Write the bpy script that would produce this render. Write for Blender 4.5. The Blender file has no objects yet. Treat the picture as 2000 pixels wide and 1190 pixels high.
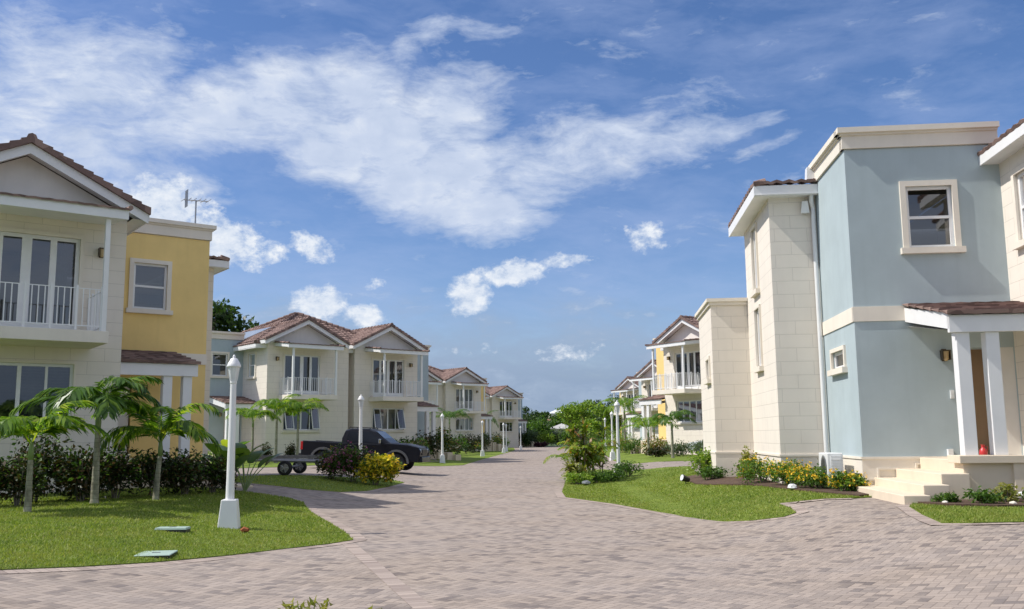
import bpy, bmesh, math, random
import numpy as np
from mathutils import Vector, Matrix
R = math.radians
SC = bpy.context.scene
COL = SC.collection
random.seed(7)

# ------------------------------------------------------------------ camera
cam_data = bpy.data.cameras.new("camera")
cam_data.sensor_width = 36.0
cam_data.lens = 36.0 * 1842 / 2000
cam_data.clip_end = 6000
cam = bpy.data.objects.new("camera", cam_data)
COL.objects.link(cam)
cam.matrix_world = (Matrix.Translation((0, 0, 1.25)) @ Matrix.Rotation(math.atan(258 / 1842), 4, 'X')
                    @ Matrix.Rotation(R(90), 4, 'X') @ Matrix.Rotation(R(-0.6), 4, 'Z'))
SC.camera = cam
SC.view_settings.view_transform = 'Standard'
SC.view_settings.look = 'None'
SC.view_settings.exposure = 0.02
SC.view_settings.gamma = 1.0

# ------------------------------------------------------------------ node helpers
class NT:
    def __init__(s, tree):
        s.t = tree; s.n = tree.nodes; s.l = tree.links
    def node(s, typ, **kw):
        n = s.n.new(typ)
        for k, v in kw.items(): setattr(n, k, v)
        return n
    def put(s, sock, v):
        if hasattr(v, 'is_output') or hasattr(v, 'links'): s.l.new(v, sock)
        elif v is not None: sock.default_value = v
    def m(s, op, a, b=None, c=None, clamp=False):
        n = s.n.new('ShaderNodeMath'); n.operation = op; n.use_clamp = clamp
        s.put(n.inputs[0], a); s.put(n.inputs[1], b); s.put(n.inputs[2], c)
        return n.outputs[0]
    def xyz(s, x, y, z):
        n = s.n.new('ShaderNodeCombineXYZ')
        s.put(n.inputs[0], x); s.put(n.inputs[1], y); s.put(n.inputs[2], z)
        return n.outputs[0]
    def sep(s, v):
        n = s.n.new('ShaderNodeSeparateXYZ'); s.l.new(v, n.inputs[0]); return n.outputs
    def mapping(s, v, loc=(0, 0, 0), rot=(0, 0, 0), sc=(1, 1, 1), typ='POINT'):
        n = s.n.new('ShaderNodeMapping'); n.vector_type = typ
        s.l.new(v, n.inputs[0]); n.inputs[1].default_value = loc; n.inputs[2].default_value = rot; n.inputs[3].default_value = sc
        return n.outputs[0]
    def noise(s, v, scale, detail=3, rough=.55, dist=0.0, col=False):
        n = s.n.new('ShaderNodeTexNoise'); s.put(n.inputs['Vector'], v)
        n.inputs['Scale'].default_value = scale; n.inputs['Detail'].default_value = detail
        n.inputs['Roughness'].default_value = rough; n.inputs['Distortion'].default_value = dist
        return n.outputs['Color' if col else 'Fac']
    def ramp(s, f, stops, interp='LINEAR'):
        n = s.n.new('ShaderNodeValToRGB'); s.put(n.inputs[0], f); e = n.color_ramp; e.interpolation = interp
        while len(e.elements) < len(stops): e.elements.new(.5)
        for i, (p, c) in enumerate(stops):
            e.elements[i].position = p; e.elements[i].color = (*c, 1) if len(c) == 3 else c
        return n.outputs[0]
    def mix(s, f, a, b, mode='MIX'):
        n = s.n.new('ShaderNodeMixRGB'); n.blend_type = mode
        s.put(n.inputs[0], f)
        for i, v in ((1, a), (2, b)):
            s.put(n.inputs[i], (*v, 1) if isinstance(v, tuple) and len(v) == 3 else v)
        return n.outputs[0]
    def rng(s, v, a, b, c=0., d=1., smooth=False):
        n = s.n.new('ShaderNodeMapRange'); n.clamp = True
        if smooth: n.interpolation_type = 'SMOOTHSTEP'
        s.put(n.inputs[0], v)
        for i, x in enumerate((a, b, c, d)): n.inputs[i + 1].default_value = x
        return n.outputs[0]
    def bump(s, h, strength=.3, dist=.01):
        n = s.n.new('ShaderNodeBump'); s.put(n.inputs['Height'], h)
        n.inputs['Strength'].default_value = strength; n.inputs['Distance'].default_value = dist
        return n.outputs[0]
    def coord(s, k='Object'):
        return s.n.new('ShaderNodeTexCoord').outputs[k]

def new_mat(name):
    m = bpy.data.materials.new(name); m.use_nodes = True
    t = NT(m.node_tree); b = m.node_tree.nodes['Principled BSDF']
    return m, t, b

def simple(name, col, rough=.6, var=.08, scale=3., bump=0., bscale=60., metal=0., coat=0., spec=.5):
    m, t, b = new_mat(name)
    v = t.coord()
    n = t.noise(v, scale, 4)
    c = t.mix(t.rng(n, .3, .7), tuple(x * (1 - var) for x in col), tuple(min(1, x * (1 + var)) for x in col))
    t.put(b.inputs['Base Color'], c)
    b.inputs['Roughness'].default_value = rough; b.inputs['Metallic'].default_value = metal
    b.inputs['Specular IOR Level'].default_value = spec
    if coat: b.inputs['Coat Weight'].default_value = coat
    if bump: t.put(b.inputs['Normal'], t.bump(t.noise(v, bscale, 3), bump, .01))
    return m

# ------------------------------------------------------------------ world
SUN_EL, SUN_DIR = R(49), (-1.0, -0.05)
w = bpy.data.worlds.new("World"); SC.world = w; w.use_nodes = True
t = NT(w.node_tree); wn = w.node_tree.nodes
bg = wn['Background']; out = wn['World Output']
sky = wn.new('ShaderNodeTexSky'); sky.sky_type = 'NISHITA'; sky.sun_disc = False
sky.sun_elevation = SUN_EL; sky.sun_rotation = math.atan2(SUN_DIR[0], SUN_DIR[1])
sky.air_density = 1.0; sky.dust_density = .6; sky.ozone_density = 3.5; sky.altitude = 20
hs = wn.new('ShaderNodeHueSaturation'); hs.inputs['Saturation'].default_value = 1.16
t.l.new(sky.outputs[0], hs.inputs['Color'])
t.l.new(t.mix(1.0, hs.outputs[0], (1.02, .93, 1.03), 'MULTIPLY'), bg.inputs[0]); bg.inputs[1].default_value = 0.122
g = t.coord('Generated'); sx, sy, sz = t.sep(g)
az = t.m('MULTIPLY', t.m('ARCTAN2', sx, sy), 57.2958)
el = t.m('MULTIPLY', t.m('ARCSINE', sz), 57.2958)
P0 = t.xyz(az, el, 0.0)
nsv = t.noise(t.mapping(P0, sc=(.16, .3, 1)), 1.0, 3, .5, col=True)
wv = wn.new('ShaderNodeVectorMath'); wv.operation = 'MULTIPLY_ADD'
t.l.new(nsv, wv.inputs[0]); wv.inputs[1].default_value = (2.6, 1.8, 0); wv.inputs[2].default_value = (-1.3, -.9, 0)
wa = wn.new('ShaderNodeVectorMath'); wa.operation = 'ADD'; t.l.new(P0, wa.inputs[0]); t.l.new(wv.outputs[0], wa.inputs[1])
PW = wa.outputs[0]
# cloud masses of this sky: azimuth, elevation, half width, half height, tilt (degrees), weight
SOFT = [(-25.6, 19.8, 6.49, 3.07, 0, 1.05), (-27.8, 16.8, 8.26, 4.01, -5, 1.0), (-23.1, 18.0, 4.13, 2.83, -10, 0.95), (-20.0, 18.0, 3.78, 2.24, 0, 1.1), (-17.1, 18.8, 4.01, 2.36, 5, 1.25), (-13.5, 19.7, 4.01, 2.6, 5, 1.3), (-9.8, 20.2, 3.78, 2.36, 5, 1.3), (-11.3, 17.5, 4.25, 2.24, -15, 1.3), (-7.6, 17.9, 4.48, 2.71, -10, 1.35), (-4.1, 19.2, 3.78, 2.6, 0, 1.15), (-6.3, 15.2, 4.25, 2.24, -22, 1.35), (-3.1, 15.9, 4.01, 2.71, -5, 1.3), (-1.8, 13.6, 3.78, 1.77, -8, 1.35), (0.4, 16.2, 3.54, 2.36, 0, 1.1), (1.3, 14.5, 2.6, 1.06, 8, 1.05), (3.3, 17.0, 4.01, 2.01, 8, 0.95), (6.5, 17.2, 4.25, 1.65, 8, 0.95), (10.3, 17.5, 4.25, 1.06, 8, 0.95), (14.0, 17.9, 3.07, 0.71, 14, 0.8), (15.8, 16.8, 2.36, 0.59, 14, 0.5), (-6.7, 22.8, 1.65, 0.99, 40, 0.66), (-4.7, 24.1, 2.42, 0.88, 8, 0.7), (-1.8, 24.2, 2.42, 0.77, -6, 0.58), (-2.1, 21.9, 2.83, 1.06, -15, 0.5), (-20.5, 15.1, 3.54, 1.18, -15, 0.6), (7.6, 23.3, 3.3, 1.1, 50, 0.23), (11.3, 19.9, 4.72, 1.18, 30, 0.25)]
CUM = [(-20.6, 13.2, 2.6, 2.2, 0, 1.35), (-17.6, 11.6, 3.2, 1.7, -22, 1.35), (-14.8, 10.9, 1.8, .9, -10, 1.00), (-12.2, 11.4, 1.7, 1.0, -25, 1.10), (-11.6, 8.0, 2.1, 1.2, 0, 1.30),
       (-9.0, 7.3, 1.7, .8, -8, 1.20), (-8.6, 9.2, 1.3, .5, 0, .65), (-2.6, 8.6, 1.6, 1.5, 35, 1.35), (.2, 9.9, 2.6, .9, 6, 1.30), (3.0, 10.6, 1.9, .5, 3, 1.10),
       (8.3, 11.8, 1.5, 1.1, -10, 1.00), (-29, 8.5, 5, 2.5, 0, 1.00), (3, 5.0, 3.0, .7, 5, .75), (-2.5, 5.2, 2.4, .6, 0, .6), (34, 9, 6, 2, 0, 1.10), (48, 15, 9, 3, 0, 1.00),
       (95, 14, 18, 5, 0, 1.10), (140, 22, 20, 6, 0, 1.10), (-75, 12, 16, 4, 0, .7), (-150, 20, 18, 6, 0, 1.10)]
def blobs(lst, vec):
    acc = None
    for (a, e, ra, rb, rot, wgt) in lst:
        mp = t.mapping(vec, loc=(a, e, 0), rot=(0, 0, R(rot)), sc=(ra, rb, 1), typ='TEXTURE')
        ln = wn.new('ShaderNodeVectorMath'); ln.operation = 'LENGTH'; t.l.new(mp, ln.inputs[0])
        v = t.rng(ln.outputs['Value'], 0.25, 1.55, wgt, 0, True)
        acc = v if acc is None else t.m('MAXIMUM', acc, v)
    return acc
f1 = t.noise(t.mapping(PW, rot=(0, 0, R(-12)), sc=(.17, .42, 1)), 1.0, 9, .62)
f2 = t.noise(t.mapping(P0, sc=(.75, 1.0, 1)), 1.0, 9, .66)
f3 = t.noise(t.mapping(PW, rot=(0, 0, R(-14)), sc=(.55, 1.5, 1)), 1.0, 9, .66)
d1 = t.rng(t.m('ADD', t.m('ADD', blobs(SOFT, PW), t.m('MULTIPLY', t.m('SUBTRACT', f1, .5), 1.7)), t.m('MULTIPLY', t.m('SUBTRACT', f3, .5), 1.5)), .18, 1.22, 0, .94)
d2 = t.rng(t.m('ADD', blobs(CUM, P0), t.m('MULTIPLY', t.m('SUBTRACT', f2, .5), 2.6)), .58, 1.2, 0, .95)
d3 = t.rng(t.m('ADD', t.rng(el, 9.5, 2.5), t.m('MULTIPLY', t.m('SUBTRACT', f1, .5), 1.8)), .1, .9, 0, .93, True)
veil = t.rng(t.noise(t.mapping(PW, rot=(0, 0, R(35)), sc=(.09, .3, 1)), 1.0, 8, .62), .44, .78, 0, .42)
shade = t.noise(t.mapping(PW, loc=(3, 1.5, 0), sc=(.3, .5, 1)), 1.0, 6, .55)
ccol = t.ramp(shade, [(.3, (.52, .61, .79)), (.52, (.62, .70, .86)), (.72, (.80, .85, .93))])
ccol2 = t.ramp(f2, [(.3, (.55, .64, .79)), (.5, (.72, .79, .90)), (.66, (.90, .93, .97))])
def bgs(c, s=1.0):
    n = wn.new('ShaderNodeBackground'); t.put(n.inputs[0], c); n.inputs[1].default_value = s; return n.outputs[0]
def mixs(f, a, b):
    n = wn.new('ShaderNodeMixShader'); t.l.new(f, n.inputs[0]); t.l.new(a, n.inputs[1]); t.l.new(b, n.inputs[2]); return n.outputs[0]
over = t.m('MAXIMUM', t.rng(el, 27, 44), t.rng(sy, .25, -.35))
d_fill = t.m('MULTIPLY', over, t.rng(f1, .3, .5, .10, .32))  # unseen bright cloud overhead and behind the camera, added for neutral fill light
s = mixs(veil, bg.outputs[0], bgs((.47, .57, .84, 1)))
s = mixs(d_fill, s, bgs((1.2, 1.17, 1.15, 1)))
s = mixs(d3, s, bgs(t.ramp(f1, [(.35, (.235, .33, .50)), (.65, (.36, .46, .62))])))
s = mixs(d1, s, bgs(ccol))
s = mixs(d2, s, bgs(ccol2))
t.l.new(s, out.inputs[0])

sd = bpy.data.lights.new("sun", 'SUN'); sd.energy = 4.6; sd.angle = R(.5); sd.color = (1, .955, .89)
so = bpy.data.objects.new("sun", sd); COL.objects.link(so)
dv = Vector((SUN_DIR[0], SUN_DIR[1], 0)).normalized() * math.cos(SUN_EL) + Vector((0, 0, math.sin(SUN_EL)))
so.rotation_euler = dv.to_track_quat('Z', 'Y').to_euler(); so.location = (-30, 0, 40)

# ------------------------------------------------------------------ mesh helpers
def tag(o, label=None, cat=None, group=None, kind=None):
    if label: o['label'] = label
    if cat: o['category'] = cat
    if group: o['group'] = group
    if kind: o['kind'] = kind
    return o
def empty(name, loc, rz=0., label=None, cat=None, group=None):
    o = bpy.data.objects.new(name, None); COL.objects.link(o)
    o.location = loc; o.rotation_euler = (0, 0, rz); o.empty_display_size = .3
    return tag(o, label, cat, group)
class MB:
    def __init__(s, T=None):
        s.v = []; s.f = []; s.T = T
    def add(s, vs, fs):
        k = len(s.v)
        s.v += [s.T(p) if s.T else tuple(p) for p in vs]
        s.f += [tuple(i + k for i in f) for f in fs]
        return s
    def box(s, x0, x1, y0, y1, z0, z1, tx=0., ty=0.):
        a = [(x0, y0, z0), (x1, y0, z0), (x1, y1, z0), (x0, y1, z0),
             (x0 + tx, y0 + ty, z1), (x1 - tx, y0 + ty, z1), (x1 - tx, y1 - ty, z1), (x0 + tx, y1 - ty, z1)]
        return s.add(a, [(0, 3, 2, 1), (4, 5, 6, 7), (0, 1, 5, 4), (1, 2, 6, 5), (2, 3, 7, 6), (3, 0, 4, 7)])
    def tube(s, pts, rads, n=8, cap=True):
        if not hasattr(rads, '__len__'): rads = [rads] * len(pts)
        pts = [Vector(p) for p in pts]; vs = []; fs = []
        for i, p in enumerate(pts):
            d = (pts[min(i + 1, len(pts) - 1)] - pts[max(i - 1, 0)]).normalized()
            a = d.orthogonal().normalized() if i == 0 else (pa - d * pa.dot(d)).normalized()
            pa = a; b = d.cross(a)
            for k in range(n):
                q = p + (a * math.cos(2 * math.pi * k / n) + b * math.sin(2 * math.pi * k / n)) * rads[i]
                vs.append(tuple(q))
        for i in range(len(pts) - 1):
            for k in range(n):
                fs.append((i * n + k, i * n + (k + 1) % n, (i + 1) * n + (k + 1) % n, (i + 1) * n + k))
        if cap:
            fs.append(tuple(reversed(range(n)))); fs.append(tuple((len(pts) - 1) * n + k for k in range(n)))
        return s.add(vs, fs)
    def lathe(s, prof, c=(0, 0, 0), n=16, axis='z'):
        vs = []; fs = []
        for (r, z) in prof:
            for k in range(n):
                a = 2 * math.pi * k / n
                if axis == 'z': vs.append((c[0] + r * math.cos(a), c[1] + r * math.sin(a), c[2] + z))
                else: vs.append((c[0] + r * math.cos(a), c[1] + z, c[2] + r * math.sin(a)))
        for i in range(len(prof) - 1):
            for k in range(n): fs.append((i * n + k, i * n + (k + 1) % n, (i + 1) * n + (k + 1) % n, (i + 1) * n + k))
        fs.append(tuple(range(n))); fs.append(tuple((len(prof) - 1) * n + k for k in range(n)))
        return s.add(vs, fs)
    def prism(s, poly, y0, y1):      # polygon in x,z swept along y
        n = len(poly)
        vs = [(x, y0, z) for x, z in poly] + [(x, y1, z) for x, z in poly]
        fs = [tuple(range(n)), tuple(reversed(range(n, 2 * n)))]
        fs += [(i, (i + 1) % n, n + (i + 1) % n, n + i) for i in range(n)]
        return s.add(vs, fs)
    def build(s, name, mat, parent=None, smooth=False, bevel=0., fix=True, **kw):
        me = bpy.data.meshes.new(name); me.from_pydata(s.v, [], s.f); me.update()
        if fix:
            bm = bmesh.new(); bm.from_mesh(me); bmesh.ops.recalc_face_normals(bm, faces=bm.faces); bm.to_mesh(me); bm.free()
        if smooth:
            me.polygons.foreach_set('use_smooth', [True] * len(me.polygons))
        me.materials.append(mat)
        o = bpy.data.objects.new(name, me); COL.objects.link(o)
        if parent: o.parent = parent
        if bevel:
            b = o.modifiers.new('bevel', 'BEVEL'); b.width = bevel; b.segments = 2; b.limit_method = 'ANGLE'
        return tag(o, **kw)
def np_mesh(name, V, F, mat, parent=None, smooth=False):
    me = bpy.data.meshes.new(name); n = F.shape[1]
    me.vertices.add(len(V)); me.vertices.foreach_set('co', np.ascontiguousarray(V, np.float32).ravel())
    me.loops.add(F.size); me.loops.foreach_set('vertex_index', F.astype(np.int32).ravel())
    me.polygons.add(len(F)); me.polygons.foreach_set('loop_start', np.arange(0, F.size, n, dtype=np.int32))
    me.polygons.foreach_set('loop_total', np.full(len(F), n, np.int32))
    if smooth: me.polygons.foreach_set('use_smooth', np.ones(len(F), bool))
    me.update(calc_edges=True); me.materials.append(mat)
    o = bpy.data.objects.new(name, me); COL.objects.link(o)
    if parent: o.parent = parent
    return o

# ------------------------------------------------------------------ materials
def stucco(name, col, course=None, var=.05):
    m, t, b = new_mat(name)
    v = t.coord(); x, y, z = t.sep(v)
    n = t.noise(v, 1.3, 5, .6); n2 = t.noise(v, 90, 3); n3 = t.noise(t.mapping(v, sc=(3, 3, .35)), 1.2, 4, .6)
    lo = tuple(c * (1 - var) for c in col); hi = tuple(min(.95, c * (1 + var)) for c in col)
    c = t.mix(t.rng(n, .3, .7), lo, hi)
    c = t.mix(t.m('MULTIPLY', t.rng(n3, .5, .8), .3), c, tuple(k * .78 for k in col))
    h = t.m('MULTIPLY', n2, .5)
    if course:
        bw, bh, mo = course
        br = t.node('ShaderNodeTexBrick'); t.put(br.inputs['Vector'], t.xyz(t.m('ADD', x, y), z, 0.0))
        br.inputs['Scale'].default_value = 1; br.inputs['Brick Width'].default_value = bw; br.inputs['Row Height'].default_value = bh
        br.inputs['Mortar Size'].default_value = mo; br.inputs['Mortar Smooth'].default_value = .3
        br.inputs['Color1'].default_value = (.35, .35, .35, 1); br.inputs['Color2'].default_value = (.65, .65, .65, 1)
        c = t.mix(.35, c, t.mix(br.outputs['Color'], lo, hi))
        c = t.mix(t.m('MULTIPLY', br.outputs['Fac'], .38), c, tuple(k * .55 for k in col))
        h = t.m('SUBTRACT', h, t.m('MULTIPLY', br.outputs['Fac'], 1.5))
    t.put(b.inputs['Base Color'], c); b.inputs['Roughness'].default_value = .9
    b.inputs['Specular IOR Level'].default_value = .2
    t.put(b.inputs['Normal'], t.bump(h, .5, .006))
    return m
M = {}
CREAM = (.77, .71, .62)
M['block'] = stucco('cream_block', CREAM, (.8, .335, .008))
M['cream'] = stucco('cream_render', (.77, .71, .61))
M['panel'] = stucco('gable_render', (.76, .72, .66))
M['yellow'] = stucco('yellow_render', (.84, .62, .25))
M['blue'] = stucco('blue_render', (.41, .485, .505))
M['white'] = simple('white_paint', (.78, .78, .77), .45, .03)
M['plastic'] = simple('white_plastic', (.74, .75, .74), .35, .03)
M['stone'] = stucco('step_stone', (.70, .60, .46))
M['grey'] = simple('grey_metal', (.3, .31, .32), .4, .05, metal=.6)
M['darkpart'] = simple('black_plastic', (.02, .02, .022), .45, .1)
M['bronze'] = simple('bronze', (.09, .065, .04), .45, .1, metal=.5)
M['amber'] = simple('amber_glass', (.5, .36, .18), .25, .05)
M['door'] = simple('door_paint', (.72, .70, .66), .5, .03)
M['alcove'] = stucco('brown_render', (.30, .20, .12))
M['curtain'] = simple('curtain_cloth', (.62, .60, .56), .9, .1, 8)
M['panelmetal'] = simple('collector_metal', (.55, .58, .6), .18, .05, metal=.85)

def mat_roof():
    m, t, b = new_mat('roof_tile')
    v = t.coord(); n = t.noise(v, 2.0, 4); n2 = t.noise(v, 40, 3)
    ge = t.node('ShaderNodeNewGeometry')
    wn_ = t.node('ShaderNodeTexWhiteNoise'); t.put(wn_.inputs['Vector'], t.mapping(v, sc=(1, 1, 1)))
    vo = t.node('ShaderNodeTexVoronoi'); t.put(vo.inputs['Vector'], v); vo.inputs['Scale'].default_value = 3.2
    c = t.ramp(t.m('ADD', t.m('MULTIPLY', t.sep(vo.outputs['Color'])[0], .55), t.m('MULTIPLY', n, .45)),
               [(.2, (.13, .083, .070)), (.5, (.205, .132, .110)), (.8, (.31, .21, .175))])
    t.put(b.inputs['Base Color'], c); b.inputs['Roughness'].default_value = .8
    t.put(b.inputs['Normal'], t.bump(n2, .35, .006))
    return m
M['roof'] = mat_roof()
def mat_glass(name='window_glass', tint=(.035, .045, .055), refl=.0):
    m, t, b = new_mat(name)
    o = [n for n in t.n if n.type == 'OUTPUT_MATERIAL'][0]
    tr = t.node('ShaderNodeBsdfTransparent'); tr.inputs[0].default_value = (.20, .23, .26, 1)
    gl = t.node('ShaderNodeBsdfGlossy'); gl.inputs['Roughness'].default_value = .03
    v = t.coord(); t.put(gl.inputs['Normal'], t.bump(t.noise(v, 1.7, 2), .04, .02))
    lw = t.node('ShaderNodeFresnel'); lw.inputs[0].default_value = 1.5
    f = t.m('ADD', t.m('MULTIPLY', lw.outputs[0], 1.3), .10 + refl, clamp=True)
    mx = t.node('ShaderNodeMixShader'); t.put(mx.inputs[0], f); t.l.new(tr.outputs[0], mx.inputs[1]); t.l.new(gl.outputs[0], mx.inputs[2])
    t.l.new(mx.outputs[0], o.inputs[0])
    return m
M['glass'] = mat_glass()

def leaf_mat(name, stops, rough=.45, trans=.35, patch=None):
    m, t, b = new_mat(name)
    o = [n for n in t.n if n.type == 'OUTPUT_MATERIAL'][0]
    ge = t.node('ShaderNodeNewGeometry')
    c = t.ramp(ge.outputs['Random Per Island'], stops)
    if patch:
        v = t.coord(); pn = t.m('ADD', t.m('MULTIPLY', t.noise(v, .9, 5, .65), .6), t.m('MULTIPLY', t.noise(v, 4.0, 4, .6), .4)); c = t.mix(t.rng(pn, .47, .66, 0, .5), c, patch); c = t.mix(t.rng(pn, .45, .34, 0, .5), c, (.07, .13, .02))
    t.put(b.inputs['Base Color'], c); b.inputs['Roughness'].default_value = rough
    b.inputs['Specular IOR Level'].default_value = .35
    tl = t.node('ShaderNodeBsdfTranslucent')
    t.l.new(t.mix(1.0, c, (1.25, 1.35, .55), 'MULTIPLY'), tl.inputs[0])
    mx = t.node('ShaderNodeMixShader'); mx.inputs[0].default_value = trans
    t.l.new(b.outputs[0], mx.inputs[1]); t.l.new(tl.outputs[0], mx.inputs[2]); t.l.new(mx.outputs[0], o.inputs[0])
    return m
L = {}
L['palm'] = leaf_mat('palm_leaf', [(0, (.05, .11, .015)), (.5, (.13, .25, .025)), (.85, (.28, .40, .04)), (1, (.42, .45, .06))], .35, .45)
L['palm_dark'] = leaf_mat('palm_leaf_dark', [(0, (.03, .075, .012)), (.6, (.075, .16, .022)), (1, (.18, .28, .04))], .35, .3)
L['hedge'] = leaf_mat('hedge_leaf', [(0, (.018, .03, .01)), (.5, (.035, .06, .018)), (.8, (.075, .05, .02)), (1, (.12, .07, .03))], .5, .25)
L['green'] = leaf_mat('green_leaf', [(0, (.03, .07, .012)), (.5, (.07, .15, .025)), (1, (.15, .25, .04))])
L['bright'] = leaf_mat('bright_leaf', [(0, (.09, .17, .02)), (.5, (.19, .32, .04)), (1, (.36, .45, .07))])
L['tree'] = leaf_mat('tree_leaf', [(0, (.018, .04, .012)), (.5, (.035, .075, .02)), (1, (.085, .13, .035))])
L['croton'] = leaf_mat('croton_leaf', [(0, (.16, .2, .015)), (.3, (.5, .46, .03)), (.7, (.85, .68, .04)), (1, (.85, .55, .06))], .4, .3)
L['ti'] = leaf_mat('cordyline_leaf', [(0, (.06, .12, .015)), (.5, (.17, .23, .025)), (.78, (.30, .20, .03)), (1, (.38, .13, .03))], .4, .4)
L['areca'] = leaf_mat('areca_leaf', [(0, (.10, .19, .02)), (.6, (.22, .34, .035)), (.85, (.36, .36, .05)), (1, (.42, .25, .04))], .4, .45)
L['purple'] = leaf_mat('bract', [(0, (.30, .07, .22)), (.6, (.48, .14, .38)), (1, (.6, .3, .4))], .6, .4)
L['lantana'] = leaf_mat('yellow_petal', [(0, (.85, .42, .02)), (.5, (.9, .6, .03)), (1, (.9, .72, .12))], .6, .2)
L['grey'] = leaf_mat('silver_leaf', [(0, (.07, .10, .06)), (1, (.17, .22, .14))])
L['grassblade'] = leaf_mat('grass_blade', [(0, (.13, .19, .03)), (.6, (.24, .32, .05)), (.93, (.33, .38, .08)), (1, (.48, .42, .2))], .6, .35, (.36, .33, .10))
L['ochre'] = leaf_mat('pale_leaf', [(0, (.12, .16, .03)), (1, (.38, .36, .10))])
L['plum'] = leaf_mat('plum_leaf', [(0, (.035, .012, .025)), (1, (.10, .04, .06))])
M['bark'] = simple('bark', (.20, .17, .13), .9, .25, 6, .6, 20)
def mat_palmbark():
    m, t, b = new_mat('palm_trunk'); v = t.coord(); x, y, z = t.sep(v)
    rg = t.m('ABSOLUTE', t.m('SUBTRACT', t.m('FRACT', t.m('MULTIPLY', t.m('ADD', z, t.m('MULTIPLY', t.noise(v, 6, 2), .03)), 11.0)), .5))
    n = t.noise(t.mapping(v, sc=(1, 1, .4)), 9, 4, .65)
    c = t.ramp(n, [(.3, (.13, .12, .08)), (.5, (.27, .26, .18)), (.7, (.42, .41, .32))])
    c = t.mix(t.rng(rg, .12, .0, 0, .55), c, (.10, .09, .065)); t.put(b.inputs['Base Color'], c); b.inputs['Roughness'].default_value = .85
    t.put(b.inputs['Normal'], t.bump(t.m('ADD', rg, n), .6, .012)); return m
M['palmbark'] = mat_palmbark()
M['shaft'] = simple('crownshaft', (.20, .28, .10), .5, .15, 4)
M['mulch'] = simple('mulch', (.085, .05, .032), .95, .4, 12, .9, 45)
M['lampglass'] = simple('frosted_glass', (.72, .74, .74), .2, .04)

# ------------------------------------------------------------------ ground
def S(x):
    x = min(1., max(0., x)); return x * x * (3 - 2 * x)
def zt(x, y):
    x0 = 3.0 + max(0, min(y - 25, 110)) * .055
    z = -.37 + .37 * S((-x - 3.0) / 5.0) + .37 * S((x - x0) / 3.4)
    if y > 150: z += 9 * S((y - 190) / 400.) * (.75 + .25 * math.sin(x * .017 + 1.)) + .6 * S((y - 150) / 30)
    return z
def sheet(name, poly, mat, step, lift, skirt=0., **kw):
    bm = bmesh.new()
    f = bm.faces.new([bm.verts.new((x, y, 0)) for x, y in poly])
    if f.normal.z < 0: f.normal_flip()
    bm.faces.ensure_lookup_table()
    bmesh.ops.recalc_face_normals(bm, faces=bm.faces)
    xs = [p[0] for p in poly]; ys = [p[1] for p in poly]
    if len(poly) > 4: bmesh.ops.triangulate(bm, faces=bm.faces[:])
    x = math.ceil(min(xs) / step) * step
    while x < max(xs):
        bmesh.ops.bisect_plane(bm, geom=bm.verts[:] + bm.edges[:] + bm.faces[:], plane_co=(x, 0, 0), plane_no=(1, 0, 0)); x += step
    y = math.ceil(min(ys) / step) * step
    while y < max(ys):
        bmesh.ops.bisect_plane(bm, geom=bm.verts[:] + bm.edges[:] + bm.faces[:], plane_co=(0, y, 0), plane_no=(0, 1, 0)); y += step
    for v in bm.verts: v.co.z = zt(v.co.x, v.co.y) + lift
    for fc in bm.faces:
        if fc.normal.z < 0: fc.normal_flip()
    if skirt:
        be = [e for e in bm.edges if e.is_boundary]
        r = bmesh.ops.extrude_edge_only(bm, edges=be)
        for v in r['geom']:
            if isinstance(v, bmesh.types.BMVert): v.co.z -= skirt
    me = bpy.data.meshes.new(name); bm.to_mesh(me); bm.free(); me.materials.append(mat)
    me.polygons.foreach_set('use_smooth', [True] * len(me.polygons)) if not skirt else None
    o = bpy.data.objects.new(name, me); COL.objects.link(o)
    return tag(o, **kw)

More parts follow.
